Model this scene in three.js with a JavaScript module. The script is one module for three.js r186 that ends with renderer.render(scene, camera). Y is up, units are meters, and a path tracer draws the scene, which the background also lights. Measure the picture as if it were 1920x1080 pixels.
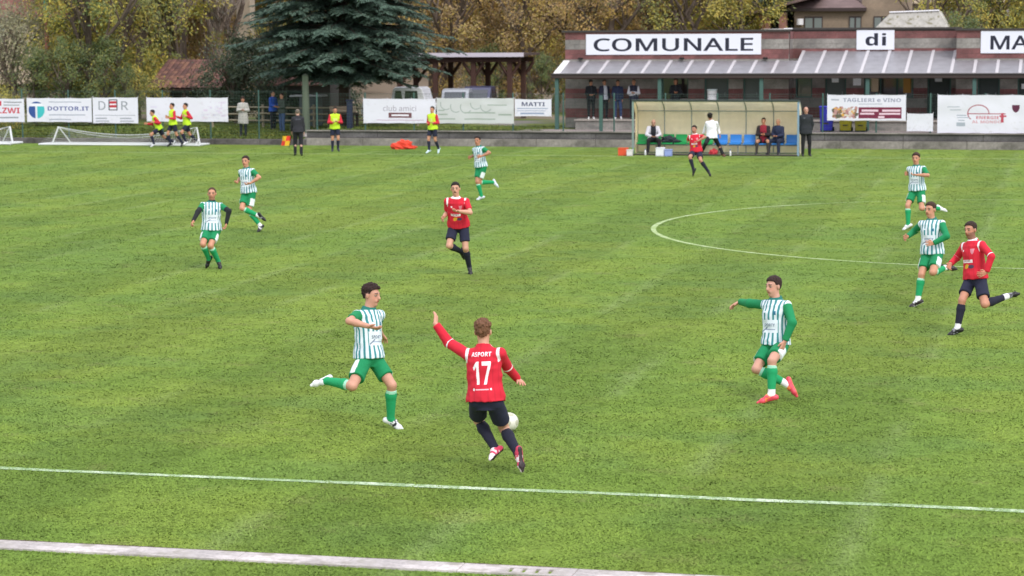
import * as THREE from 'three';
import { mergeGeometries, toCreasedNormals } from 'three/addons/utils/BufferGeometryUtils.js';
import { RoundedBoxGeometry } from 'three/addons/geometries/RoundedBoxGeometry.js';

// ---------------------------------------------------------------- camera, sky, sun, exposure
// World: metres. x runs along the touchline, -z across the pitch towards the club house, y is up.
const scene = new THREE.Scene();
const camera = new THREE.PerspectiveCamera(14.2, 1920 / 1080, 0.5, 900);
{
  const pitch = 0.1108, roll = -0.0053, yaw = -0.2369;
  const fw = new THREE.Vector3(Math.sin(yaw) * Math.cos(pitch), -Math.sin(pitch), -Math.cos(yaw) * Math.cos(pitch));
  const r0 = new THREE.Vector3(Math.cos(yaw), 0, Math.sin(yaw)), u0 = r0.clone().cross(fw);
  camera.position.set(0, 4.5845, 0); camera.focus = 31; camera.userData.fStop = 3;
  camera.up.copy(u0.clone().multiplyScalar(Math.cos(roll)).addScaledVector(r0, -Math.sin(roll)));
  camera.lookAt(camera.position.clone().add(fw));
}
const renderer = new THREE.WebGLRenderer({ antialias: true });
renderer.toneMapping = THREE.LinearToneMapping;
renderer.toneMappingExposure = 1.34;
renderer.shadowMap.enabled = true;
const SUN = new THREE.Vector3(0.5, 0.66, 0.56).normalize();
{
  // bright overcast: lighter towards the zenith, a broad glow round the hidden sun
  const W = 128, H = 64, d = new Float32Array(W * H * 4);
  for (let j = 0; j < H; j++) for (let i = 0; i < W; i++) {
    const el = ((j + 0.5) / H - 0.5) * Math.PI, az = ((i + 0.5) / W - 0.5) * 2 * Math.PI;
    const v = new THREE.Vector3(Math.cos(el) * Math.cos(az), Math.sin(el), Math.cos(el) * Math.sin(az));
    const up = Math.max(0, v.y), g = Math.pow(Math.max(0, v.dot(SUN)), 4);
    const L = v.y < 0 ? 0.3 : 0.78 + 0.36 * up + 0.35 * g;
    const k = (j * W + i) * 4;
    d[k] = L * 0.985; d[k + 1] = L * 0.995; d[k + 2] = L * 1.1; d[k + 3] = 1;
  }
  const sky = new THREE.DataTexture(d, W, H, THREE.RGBAFormat, THREE.FloatType);
  sky.mapping = THREE.EquirectangularReflectionMapping; sky.magFilter = sky.minFilter = THREE.LinearFilter; sky.needsUpdate = true;
  scene.background = sky; scene.environment = sky;
}
const sun = new THREE.DirectionalLight(0xfff8f0, 1.4);
sun.position.copy(SUN).multiplyScalar(120).add(new THREE.Vector3(-15, 0, -55)); sun.target.position.set(-15, 0, -55);
sun.castShadow = true; sun.shadow.radius = 26; sun.shadow.mapSize.set(2048, 2048);
Object.assign(sun.shadow.camera, { left: -70, right: 70, top: 70, bottom: -70, near: 1, far: 300 });
scene.add(sun, sun.target);

// ---------------------------------------------------------------- helpers
function rng(seed) { let a = seed >>> 0; return () => { a = (a + 0x6d2b79f5) | 0; let t = Math.imul(a ^ (a >>> 15), 1 | a); t = (t + Math.imul(t ^ (t >>> 7), 61 | t)) ^ t; return ((t ^ (t >>> 14)) >>> 0) / 4294967296; }; }
const clamp = (x, a = 0, b = 1) => Math.min(b, Math.max(a, x)), lerp = (a, b, t) => a + (b - a) * t;
const smooth = (a, b, x) => { const t = clamp((x - a) / (b - a)); return t * t * (3 - 2 * t); };
function h3(i, j, k) { let n = Math.imul(i, 374761393) ^ Math.imul(j, 668265263) ^ Math.imul(k, 1274126177); n = Math.imul(n ^ (n >>> 13), 1274126177); return ((n ^ (n >>> 16)) >>> 0) / 4294967296; }
function noise3(x, y, z) {
  const i = Math.floor(x), j = Math.floor(y), k = Math.floor(z); let a = x - i, b = y - j, c = z - k;
  a = a * a * (3 - 2 * a); b = b * b * (3 - 2 * b); c = c * c * (3 - 2 * c);
  const l = (p, q, t) => p + (q - p) * t;
  return l(l(l(h3(i, j, k), h3(i + 1, j, k), a), l(h3(i, j + 1, k), h3(i + 1, j + 1, k), a), b),
    l(l(h3(i, j, k + 1), h3(i + 1, j, k + 1), a), l(h3(i, j + 1, k + 1), h3(i + 1, j + 1, k + 1), a), b), c);
}
function noise2(x, y) {
  const i = Math.floor(x), j = Math.floor(y); let a = x - i, b = y - j; a = a * a * (3 - 2 * a); b = b * b * (3 - 2 * b);
  const p = h3(i, j, 7), q = h3(i + 1, j, 7), r = h3(i, j + 1, 7), s = h3(i + 1, j + 1, 7);
  return (p + (q - p) * a) * (1 - b) + (r + (s - r) * a) * b;
}
const fbm2 = (x, y, o = 4) => { let s = 0, w = 0.5, t = 0; for (let k = 0; k < o; k++) { s += w * noise2(x + k * 17.3, y - k * 9.1); t += w; x *= 2.03; y *= 2.03; w *= 0.55; } return s / t; };
const taken = {};
function numbered(name) { const n = taken[name] = (taken[name] ?? -1) + 1; return n ? name + '_' + String(n).padStart(3, '0') : name; }
function tag(o, label, category, group, kind) { o.userData.label = label; if (category) o.userData.category = category; if (group) o.userData.group = group; if (kind) o.userData.kind = kind; return o; }
function lit(m) { m.castShadow = m.receiveShadow = true; return m; }
function thing(name, label, category, pos = [0, 0, 0], turn = 0, group) {
  const g = new THREE.Group(); g.name = numbered(name); g.position.set(...pos); g.rotation.y = turn; scene.add(g); return tag(g, label, category, group);
}
function merged(geos) {
  if (!Array.isArray(geos)) return geos; if (geos.length === 1) return geos[0];
  const list = geos.map((g) => { g = g.index ? g.toNonIndexed() : g; for (const k of Object.keys(g.attributes)) if (!['position', 'normal', 'uv'].includes(k)) g.deleteAttribute(k); return g; });
  return mergeGeometries(list);
}
function part(name, geos, mat, parent) { const m = lit(new THREE.Mesh(merged(geos), mat)); m.name = parent === scene ? numbered(name) : name; parent.add(m); return m; }
function structure(name, geos, mat, label) { const m = part(name, geos, mat, scene); m.userData.kind = 'structure'; if (label) m.userData.label = label; return m; }
// a box from its corners, uv in metres
function box(x0, x1, y0, y1, z0, z1) {
  const g = new THREE.BoxGeometry(x1 - x0, y1 - y0, z1 - z0); g.translate((x0 + x1) / 2, (y0 + y1) / 2, (z0 + z1) / 2); return metric(g);
}
function rbox(x0, x1, y0, y1, z0, z1, r = 0.02) {
  const g = new RoundedBoxGeometry(x1 - x0, y1 - y0, z1 - z0, 2, Math.min(r, (x1 - x0) / 2.1, (y1 - y0) / 2.1, (z1 - z0) / 2.1)); g.translate((x0 + x1) / 2, (y0 + y1) / 2, (z0 + z1) / 2); return metric(g);
}
function metric(g) {
  const p = g.attributes.position, n = g.attributes.normal, uv = new Float32Array(p.count * 2);
  for (let i = 0; i < p.count; i++) {
    const ax = Math.abs(n.getX(i)), ay = Math.abs(n.getY(i)), az = Math.abs(n.getZ(i));
    uv[2 * i] = ax > ay && ax > az ? p.getZ(i) : p.getX(i); uv[2 * i + 1] = ay >= ax && ay >= az ? p.getZ(i) : p.getY(i);
  }
  g.setAttribute('uv', new THREE.BufferAttribute(uv, 2)); return g;
}
function rod(a, b, r, r2 = r, seg = 7) {
  const A = new THREE.Vector3(...a), B = new THREE.Vector3(...b), d = B.clone().sub(A), L = d.length();
  const g = new THREE.CylinderGeometry(r2, r, L, seg, 1); g.translate(0, L / 2, 0);
  g.applyQuaternion(new THREE.Quaternion().setFromUnitVectors(new THREE.Vector3(0, 1, 0), d.normalize())); g.translate(...a); return g;
}
function tube(pts, r, seg = 6, n = 24) { return new THREE.TubeGeometry(new THREE.CatmullRomCurve3(pts.map((p) => new THREE.Vector3(...p))), n, r, seg, false); }
function prism(profile, z0, z1) { // xy outline extruded along z
  const s = new THREE.Shape(profile.map(([x, y]) => new THREE.Vector2(x, y))); const g = new THREE.ExtrudeGeometry(s, { depth: z1 - z0, bevelEnabled: false }); g.translate(0, 0, z0); return g;
}
function canvasTex(w, h, draw) {
  const c = document.createElement('canvas'); c.width = w; c.height = h; draw(c.getContext('2d'), w, h);
  const t = new THREE.CanvasTexture(c); t.colorSpace = THREE.SRGBColorSpace; t.anisotropy = 8; return t;
}
// a tiling texture from f(u, v) -> [r, g, b] in 0..1 sRGB, size metres a side
function dataTex(n, size, f, srgb = true, wrap = true) {
  const d = new Uint8Array(n * n * 4);
  for (let j = 0; j < n; j++) for (let i = 0; i < n; i++) { const c = f(i / n, j / n), k = (j * n + i) * 4; d[k] = clamp(c[0]) * 255; d[k + 1] = clamp(c[1]) * 255; d[k + 2] = clamp(c[2]) * 255; d[k + 3] = 255; }
  const t = new THREE.DataTexture(d, n, n, THREE.RGBAFormat); t.magFilter = THREE.LinearFilter; t.minFilter = THREE.LinearMipmapLinearFilter; t.generateMipmaps = true;
  if (srgb) t.colorSpace = THREE.SRGBColorSpace; if (wrap) t.wrapS = t.wrapT = THREE.RepeatWrapping; t.repeat.set(1 / size, 1 / size); t.needsUpdate = true; return t;
}
const tile2 = (u, v, f, o, s) => { // noise that tiles over [0,1)
  const a = fbm2(u * f + s, v * f + s, o), b = fbm2((u - 1) * f + s, v * f + s, o), c = fbm2(u * f + s, (v - 1) * f + s, o), d = fbm2((u - 1) * f + s, (v - 1) * f + s, o);
  return lerp(lerp(a, b, u), lerp(c, d, u), v);
};
const std = (color, rough = 0.8, extra = {}) => new THREE.MeshStandardMaterial({ color, roughness: rough, ...extra });
const GRAIN = {}; // mottled colour maps: base colour with grain and stains of its own
function mottled(key, base, amp, size, stain) {
  if (GRAIN[key]) return GRAIN[key];
  const t = dataTex(512, size, (u, v) => {
    const a = tile2(u, v, 6, 4, 3), b = tile2(u, v, 60, 3, 40), s = stain ? smooth(0.5, 0.72, tile2(u, v, 9, 4, 77)) : 0;
    const m = 1 + (a - 0.5) * amp * 1.6 + (b - 0.5) * amp;
    return base.map((c, i) => lerp(c * m, stain ? stain[i] : c, s * 0.75));
  });
  const bump = dataTex(256, size * 0.5, (u, v) => { const a = tile2(u, v, 40, 3, 11); return [a, a, a]; }, false);
  return GRAIN[key] = new THREE.MeshStandardMaterial({ map: t, bumpMap: bump, bumpScale: 0.004, roughness: 0.9 });
}
// ---------------------------------------------------------------- pitch, markings, kerb, banks and hill
const TOUCH_Z = -22.24, CIRCLE = [-0.33, -54.27, 9.15];
// the turf's own colour (linear): mowing bands across the pitch, yellow and bluish patches, bare streaks
function turf(x, z) {
  const big = fbm2(x * 0.16 + 5, z * 0.13 + 2, 3), mid = fbm2(x * 0.9, z * 0.9, 4), fine = fbm2(x * 7, z * 7, 3);
  const w = x + 0.12 * (noise2(z * 0.4, x * 0.2) - 0.5), b = w / 1.85, fr = b - Math.floor(b), band = Math.floor(b) & 1 ? 1.07 : 0.935;
  const seam = Math.exp(-Math.pow((Math.min(fr, 1 - fr)) * 1.85 / 0.12, 2)) * smooth(0.42, 0.7, fbm2(x * 0.5, z * 0.45, 4));
  let r = 0.136, g = 0.218, bl = 0.036;
  const y = smooth(0.4, 0.66, mid * 0.45 + big * 0.55), c = smooth(0.5, 0.7, fbm2(x * 0.55 + 31, z * 0.7 - 12, 4));
  r = lerp(r, 0.185, y * 0.65); g = lerp(g, 0.25, y * 0.65); bl = lerp(bl, 0.04, y * 0.65);
  r = lerp(r, 0.12, c * 0.5); g = lerp(g, 0.205, c * 0.5); bl = lerp(bl, 0.045, c * 0.5);
  const bare = smooth(0.68, 0.8, fbm2(x * 2.2 + 9, z * 3.1 + 4, 4)) * 0.35;
  r = lerp(r, 0.2, bare); g = lerp(g, 0.2, bare); bl = lerp(bl, 0.075, bare);
  const m = band * (0.84 + 0.32 * fine) * (0.93 + 0.14 * mid);
  r *= m; g *= m; bl *= m;
  return [lerp(r, 0.26, seam * 0.34), lerp(g, 0.33, seam * 0.34), lerp(bl, 0.13, seam * 0.34)];
}
const toS = (c) => (c <= 0.0031308 ? c * 12.92 : 1.055 * Math.pow(c, 1 / 2.4) - 0.055);
{
  const n = 1600, x0 = -50, x1 = 12, z0 = -92, z1 = -14, d = new Uint8Array(n * n * 4);
  for (let j = 0; j < n; j++) for (let i = 0; i < n; i++) {
    const x = lerp(x0, x1, (i + 0.5) / n), z = lerp(z1, z0, (j + 0.5) / n), c = turf(x, z), q = 0.8 + 0.4 * h3(i, j, 5), k = (j * n + i) * 4;
    for (let e = 0; e < 3; e++) d[k + e] = clamp(toS(c[e] * q * 0.92)) * 255; d[k + 3] = 255;
  }
  const t = new THREE.DataTexture(d, n, n, THREE.RGBAFormat); t.colorSpace = THREE.SRGBColorSpace; t.magFilter = THREE.LinearFilter; t.minFilter = THREE.LinearMipmapLinearFilter; t.generateMipmaps = true; t.needsUpdate = true;
  const g = new THREE.PlaneGeometry(x1 - x0, z1 - z0, 1, 1); g.rotateX(-Math.PI / 2); g.translate((x0 + x1) / 2, 0, (z0 + z1) / 2);
  structure('pitch', g, new THREE.MeshPhysicalMaterial({ map: t, roughness: 1, specularIntensity: 0.3 }), 'mown green football pitch with yellowish patches');
}
// grass tufts standing on the turf, thinning with distance
const TUFTS = [];
function tuft(seed, spread = 0.15) {
  const R = rng(seed), pos = [], nor = [];
  for (let k = 0; k < 13; k++) {
    const a = R() * 6.283, r = Math.sqrt(R()) * spread, x = Math.cos(a) * r, z = Math.sin(a) * r, b = R() * 6.283, t = b + 1.5708 + (R() - 0.5) * 0.6, w = 0.004 + R() * 0.004, h = 0.008 + R() * 0.016, l = 0.015 + R() * 0.035;
    const cx = Math.cos(t) * w, cz = Math.sin(t) * w, tx = x + Math.cos(b) * l, tz = z + Math.sin(b) * l;
    pos.push(x - cx, 0, z - cz, x + cx, 0, z + cz, tx, h, tz);
  }
  const g = new THREE.BufferGeometry(); g.setAttribute('position', new THREE.Float32BufferAttribute(pos, 3)); g.computeVertexNormals(); return g;
}
{
  const R = rng(71), spots = [];
  const strip = (za, zb, dens, sc) => {
    for (let z = za; z > zb; z -= 0.5) {
      const xa = z * 0.495 - 1.5, xb = z * 0.01 + 1.5, n = Math.round((xb - xa) * 0.5 * dens);
      for (let k = 0; k < n; k++) spots.push([lerp(xa, xb, R()), z - R() * 0.5, sc]);
    }
  };
  for (let z = -16.4; z > -88; z -= 2) strip(z, z - 2, 260 * Math.pow(18 / -z, 1.9), 0.9 + -z * 0.006);
  for (let x = -11; x < 2; x += 0.035) for (const z of [-18.955 - R() * 0.05, -18.625 + R() * 0.04]) if (R() < 0.8) spots.push([x + R() * 0.05, z, 1.1, 1]);
  const edge = [], groups = [[], [], []]; for (const s of spots) { if (!s[3] && s[1] < -18.6 && s[1] > -19.0) continue; if (s[3]) { edge.push(s); continue; } groups[Math.floor(R() * 3)].push(s); }
  const M = new THREE.Matrix4(), Q = new THREE.Quaternion(), up = new THREE.Vector3(0, 1, 0), col = new THREE.Color();
  groups.push(edge); groups.forEach((list, gi) => {
    const m = new THREE.InstancedMesh(tuft(5 + gi, gi === 3 ? 0.035 : 0.15), new THREE.MeshPhysicalMaterial({ roughness: 0.9, specularIntensity: 0.25, side: THREE.DoubleSide }), list.length);
    m.name = numbered('grass'); lit(m); tag(m, 'short mown grass blades covering the football pitch', 'grass', null, 'stuff');
    list.forEach(([x, z, sc], i) => {
      const s = sc * (0.7 + R() * 0.7); M.compose(new THREE.Vector3(x, 0, z), Q.setFromAxisAngle(up, R() * 6.283), new THREE.Vector3(s, 0.5 * s, s)); m.setMatrixAt(i, M);
      const c = turf(x, z), q = 0.98 + R() * 0.3; m.setColorAt(i, col.setRGB(c[0] * q, c[1] * q, c[2] * q));
    });
    scene.add(m);
  });
}
// chalk markings: worn white, grass showing through
const CHALK = new THREE.MeshStandardMaterial({
  roughness: 0.95, map: dataTex(512, 3, (u, v) => { const a = smooth(0.3, 0.75, tile2(u, v, 14, 4, 5) * 0.6 + tile2(u, v, 90, 2, 9) * 0.4); return [lerp(0.5, 0.8, a), lerp(0.62, 0.85, a), lerp(0.42, 0.76, a)]; }),
});
const CHALK_FAINT = new THREE.MeshStandardMaterial({
  roughness: 0.95, map: dataTex(512, 3, (u, v) => { const a = smooth(0.35, 0.8, tile2(u, v, 10, 4, 25) * 0.6 + tile2(u, v, 80, 2, 19) * 0.4); return [lerp(0.58, 0.75, a), lerp(0.67, 0.8, a), lerp(0.42, 0.65, a)]; }),
});
function strip(name, x0, x1, z, w, mat, label) {
  const n = Math.round((x1 - x0) / 0.5), pos = [], uv = [], idx = [], R = rng(Math.round(-z * 100));
  for (let i = 0; i <= n; i++) { const x = lerp(x0, x1, i / n), o = (noise2(x * 0.7, z) - 0.5) * 0.09, e = w * (0.42 + 0.16 * R()); pos.push(x, 0.006, z + o - e, x, 0.006, z + o + e); uv.push(x, 0, x, w); if (i) { const k = i * 2; idx.push(k - 2, k - 1, k, k - 1, k + 1, k); } }
  const g = new THREE.BufferGeometry(); g.setAttribute('position', new THREE.Float32BufferAttribute(pos, 3)); g.setAttribute('uv', new THREE.Float32BufferAttribute(uv, 2)); g.setIndex(idx); g.computeVertexNormals();
  return structure(name, g, mat, label);
}
strip('touchline_marking', -40, 12, TOUCH_Z, 0.125, CHALK, 'white painted touchline across the near side of the pitch');
strip('touchline_marking', -50, 12, -83.2, 0.12, CHALK_FAINT, 'faint far touchline in front of the dugout');
{
  const [cx, cz, r] = CIRCLE, pos = [], uv = [], idx = [], N = 200;
  for (let i = 0; i <= N; i++) { const a = i / N * 2 * Math.PI, e = (0.05 + 0.02 * noise2(i * 0.6, 3)) * (1 - 0.6 * smooth(0.3, 0.7, a) * (1 - smooth(2.0, 2.5, a))) * (a > 4.3 ? 0.75 : 1); for (const s of [-e, e]) { pos.push(cx + Math.cos(a) * (r + s), 0.006, cz - Math.sin(a) * (r + s)); uv.push(a * r, s); } if (i) { const k = 2 * i; idx.push(k - 2, k - 1, k, k - 1, k + 1, k); } }
  const g = new THREE.BufferGeometry(); g.setAttribute('position', new THREE.Float32BufferAttribute(pos, 3)); g.setAttribute('uv', new THREE.Float32BufferAttribute(uv, 2)); g.setIndex(idx); g.computeVertexNormals();
  structure('centre_circle_marking', g, CHALK_FAINT, 'pale painted centre circle');
}
// concrete kerb at the near edge, one stone after another, one with drain slots
const KERB = mottled('kerb', [0.72, 0.695, 0.685], 0.34, 1.7, [0.55, 0.53, 0.49]);
const CONCRETE = mottled('concrete', [0.70, 0.675, 0.66], 0.22, 2.4, [0.5, 0.48, 0.45]);
{
  const k = new THREE.Group(); k.name = 'kerb'; k.userData = { kind: 'structure', label: 'pale concrete kerb along the near edge of the pitch' }; scene.add(k);
  const R = rng(3);
  for (let x = -16; x < 3; x += 1) {
    const dz = (R() - 0.5) * 0.008, y = 0.02 + R() * 0.003;
    if (x === -5) { // slotted drain stone
      const g = [box(x + 0.005, x + 0.42, -0.1, y, -18.93 + dz, -18.64 + dz), box(x + 0.42, x + 0.85, -0.1, y, -18.93 + dz, -18.85 + dz), box(x + 0.42, x + 0.85, -0.1, y, -18.7 + dz, -18.64 + dz), box(x + 0.85, x + 0.995, -0.1, y, -18.93 + dz, -18.64 + dz)];
      for (let s = 0; s < 4; s++) g.push(box(x + 0.46 + s * 0.115, x + 0.535 + s * 0.115, -0.1, y - 0.003, -18.85 + dz, -18.7 + dz));
      const m = part('kerb_stone', g, KERB, k); m.userData.label = 'kerb stone with four drain slots';
    } else part('kerb_stone', rbox(x + 0.002, x + 0.998, -0.1, y, -18.93 + dz, -18.64 + dz, 0.006), KERB, k);
  }
  // strip of bare soil in the gap behind the kerb
  const pos = [], idx = []; for (let i = 0; i <= 90; i++) { const x = -16 + i * 0.21, w = 0.03 + 0.05 * noise2(i * 0.7, 1); pos.push(x, 0.012, -18.925, x, 0.012, -18.94 - w * 0.8); if (i) { const q = 2 * i; idx.push(q - 2, q, q - 1, q - 1, q, q + 1); } }
  const g = new THREE.BufferGeometry(); g.setAttribute('position', new THREE.Float32BufferAttribute(pos, 3)); g.setIndex(idx); g.computeVertexNormals();
  structure('soil_strip', g, std(0x4a3a28, 1), 'bare dark soil beside the kerb');
}
// the land all round: one sheet, level under the pitch, banked behind the far wall, rising to a wooded hill
const WALL_Z = -89.6, STEP_X = -30.2;
function land(x, z) {
  if (z > WALL_Z - 0.12) return -0.04;
  const d = -(z - WALL_Z), left = 0.21 + 0.26 * smooth(0.2, 4, d), right = 0.56, f = smooth(STEP_X - 0.2, STEP_X + 0.2, x);
  let h = lerp(left, right, f); h = lerp(h, 0.55, smooth(5, 8, d));
  const hill = Math.max(0, d - 30); h += 0.002 * hill * hill / (1 + hill * 0.005) * (0.8 + 0.4 * noise2(x * 0.03, z * 0.03)) + (d > 12 ? (fbm2(x * 0.2, z * 0.2, 3) - 0.5) * 0.3 : 0);
  return Math.min(h, 60);
}
{
  const xs = [], zs = [];
  for (let x = -420; x <= 330; ) { xs.push(x); x += x < -70 || x > 20 ? 14 : 0.75; } xs.push(STEP_X - 0.21, STEP_X + 0.21); xs.sort((a, b) => a - b);
  zs.push(250, 100, 20, -13, -40, -70, WALL_Z - 0.11, WALL_Z - 0.13); for (let z = -90; z > -112; z -= 0.6) zs.push(z); for (let z = -112; z > -150; z -= 2.5) zs.push(z); for (let z = -150; z >= -420; z -= 14) zs.push(z);
  const pos = [], colr = [], idx = [], nx = xs.length;
  zs.forEach((z, j) => xs.forEach((x, i) => {
    pos.push(x, land(x, z), z); const d = -(z - WALL_Z), n = fbm2(x * 0.5, z * 0.5, 4);
    let c = [0.1, 0.165, 0.035]; if (d > 0) { c = [0.115 + 0.06 * n, 0.17 + 0.03 * n, 0.032]; const br = smooth(8, 16, d) * smooth(0.35, 0.6, n + smooth(20, 40, d) * 0.4); c = [lerp(c[0], 0.24, br), lerp(c[1], 0.19, br), lerp(c[2], 0.14, br)]; }
    if (d > 0 && d < 14 && x > STEP_X - 1 && n < 0.5) c = [0.2, 0.185, 0.16];
    colr.push(...c); if (i && j) { const a = (j - 1) * nx + i - 1, b = a + 1, e = j * nx + i - 1, f = e + 1; idx.push(a, b, e, b, f, e); }
  }));
  const g = new THREE.BufferGeometry(); g.setAttribute('position', new THREE.Float32BufferAttribute(pos, 3)); g.setAttribute('color', new THREE.Float32BufferAttribute(colr, 3)); g.setIndex(idx); g.computeVertexNormals();
  structure('ground', g, new THREE.MeshStandardMaterial({ vertexColors: true, roughness: 1 }), 'grassy land behind the far wall rising to a brown wooded hill');
}
// rough grass on the bank behind the low wall
{
  const R = rng(9), M = new THREE.Matrix4(), Q = new THREE.Quaternion(), up = new THREE.Vector3(0, 1, 0), col = new THREE.Color(), N = 9000;
  const m = new THREE.InstancedMesh(tuft(44, 0.06), new THREE.MeshStandardMaterial({ roughness: 0.9, side: THREE.DoubleSide }), N); m.name = 'bank_grass'; lit(m);
  tag(m, 'rough green grass on the bank behind the far wall', 'grass', null, 'stuff');
  for (let i = 0; i < N; i++) {
    const left = R() < 0.72, x = left ? lerp(-48, STEP_X - 0.3, R()) : lerp(STEP_X + 0.3, -20.6, R()), z = WALL_Z - 0.35 - R() * (left ? 6 : 5), s = 2.2 + R() * 2.2;
    M.compose(new THREE.Vector3(x, land(x, z) - 0.01, z), Q.setFromAxisAngle(up, R() * 6.28), new THREE.Vector3(s, s * 1.4, s)); m.setMatrixAt(i, M);
    const q = 0.8 + R() * 0.5; m.setColorAt(i, col.setRGB((0.1 + R() * 0.07) * q, 0.175 * q, 0.028 * q));
  }
  scene.add(m);
}
// far retaining wall: low on the one side, two courses on the other
{
  const dark = mottled('wall_dark', [0.36, 0.35, 0.355], 0.4, 3.1, [0.22, 0.215, 0.225]), pale = mottled('wall_pale', [0.52, 0.5, 0.48], 0.3, 3.3, [0.36, 0.35, 0.325]), low = mottled('wall_low', [0.37, 0.355, 0.35], 0.35, 2.7, [0.25, 0.24, 0.23]);
  const a = thing('low_wall', 'low dark concrete wall below the grassy bank', 'wall'), R = rng(12);
  for (let x = -62.2; x < STEP_X - 0.1; x += 2) part('concrete_block', rbox(x, x + 1.985, -0.2, 0.225 + R() * 0.012, WALL_Z - 0.25, WALL_Z, 0.015), low, a);
  const b = thing('retaining_wall', 'stained two-course concrete retaining wall behind the dugout', 'wall');
  for (let x = STEP_X; x < 16; x += 2.4) part('concrete_block', rbox(x, x + 2.388, -0.2, 0.3, WALL_Z - 0.25, WALL_Z + 0.05 - R() * 0.006, 0.015), pale, b);
  for (let x = STEP_X; x < 16; x += 3) part('concrete_block', rbox(x, x + 2.988, 0.312, 0.56 + R() * 0.008, WALL_Z - 0.25, WALL_Z - 0.03 - R() * 0.008, 0.012), dark, b);
  part('coping', box(STEP_X - 0.02, 16, 0.572, 0.615, WALL_Z - 0.3, WALL_Z + 0.03), pale, b);
}
// ---------------------------------------------------------------- club house
const M = {
  red: mottled('block_red', [0.47, 0.31, 0.305], 0.35, 1.7, [0.40, 0.27, 0.265]), grey: mottled('block_grey', [0.535, 0.52, 0.50], 0.3, 1.9, [0.41, 0.405, 0.395]),
  mortar: std(0x8a7f7a, 0.95), coping: std(0x3b3634, 0.6), green: std(0x41625b, 0.55), door: std(0x24302d, 0.5), doorGrey: std(0x4c5552, 0.5), dark: std(0x1c1b1a, 0.9), fascia: std(0x3a2d2b, 0.6),
  white: std(0xe6e6ea, 0.6), paper: std(0xeef0f4, 0.8), steel: std(0x8c9296, 0.4, { metalness: 0.6 }), brown: std(0x4a3128, 0.8), darkwood: std(0x33241f, 0.85),
  glass: new THREE.MeshPhysicalMaterial({ color: 0xffffff, roughness: 0.05, transmission: 1, thickness: 0, ior: 1.5 }), plaster: mottled('plaster', [0.78, 0.72, 0.62], 0.12, 2.5),
};
M.canopy = new THREE.MeshPhysicalMaterial({ color: 0xd6d4d8, roughness: 0.42, transmission: 0.62, thickness: 0, clearcoat: 0.3, clearcoatRoughness: 0.4, map: dataTex(256, 1.3, (u, v) => { const a = 0.82 + 0.3 * (tile2(u, v, 5, 4, 8) - 0.5) + 0.1 * (tile2(u, v, 50, 2, 4) - 0.5); return [a, a, a * 1.01]; }) });
const PAVE_Y = 0.605, PLAT_Y = 1.0, ROOF_Y = 4.5;
const house = thing('club_house', 'long single-storey club house with red and grey block bands', 'building');
// courses of split-face blocks, two to a band, round the openings
function facade(x0, x1, z, y0, openings, seed) {
  const R = rng(seed), core = [], rows = Math.round((ROOF_Y - y0) / 0.2);
  let band = null; const bins = new Map(), flush = () => { for (const geo of bins.values()) part('block_course', geo, band % 2 === 1 ? M.red : M.grey, house); bins.clear(); };
  for (let r = 0; r < rows; r++) {
    const ya = y0 + r * 0.2, yb = Math.min(ROOF_Y, ya + 0.2), mid = (ya + yb) / 2, bi = Math.floor((mid - 0.6) / 0.4 + 1e-6), isRed = bi % 2 === 1;
    if (bi !== band && bins.size) flush(); band = bi;
    let spans = [[x0, x1]];
    for (const [a, b, c, d] of openings) if (mid > c && mid < d) spans = spans.flatMap(([s, e]) => b <= s || a >= e ? [[s, e]] : [[s, a], [b, e]].filter(([p, q]) => q - p > 0.02));
    for (const [s, e] of spans) {
      const key = s.toFixed(2); if (!bins.has(key)) bins.set(key, []); const bandGeo = bins.get(key);
      core.push(box(s, e, ya, yb, z - 0.25, z - 0.012));
      for (let x = s - (r % 2 ? 0.2 : 0) ; x < e; x += 0.4) { const a = Math.max(s, x) + 0.004, b = Math.min(e, x + 0.4) - 0.004; if (b - a > 0.03) { const pr = R() * 0.007; bandGeo.push(box(a, b, ya + 0.004, yb - 0.004, z - 0.05, z + pr)); } }
    }
  }
  flush(); part('wall_core', core, M.mortar, house);
}
const ZA = -93.5, ZB = -95.0;
const opensA = [[-16.25, -15.15, 1.75, 2.95], [-14.49, -13.5, PLAT_Y, 2.95], [-12.91, -12.2, PLAT_Y, 2.95]];
const opensB = [[-10.78, -10.12, 1.8, 2.95], [-9.6, -8.76, PLAT_Y, 2.95], [-8.05, -6.1, 1.8, 2.85], [-5.55, -4.62, PLAT_Y, 2.95]].map(([a, b, c, d]) => [a * 1.016, b * 1.016, c, d]);
const opensC = [[-3.6, -2.73, PLAT_Y, 2.95], [-2.05, -1.2, PLAT_Y, 2.95], [0.5, 1.6, 1.8, 2.9]];
facade(-20.27, -11.05, ZA, 0.6, opensA, 1); facade(-11.3, -4.3, ZB, 0.6, opensB, 2); facade(-4.44, 6, ZA, 0.6, opensC, 3);
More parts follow.
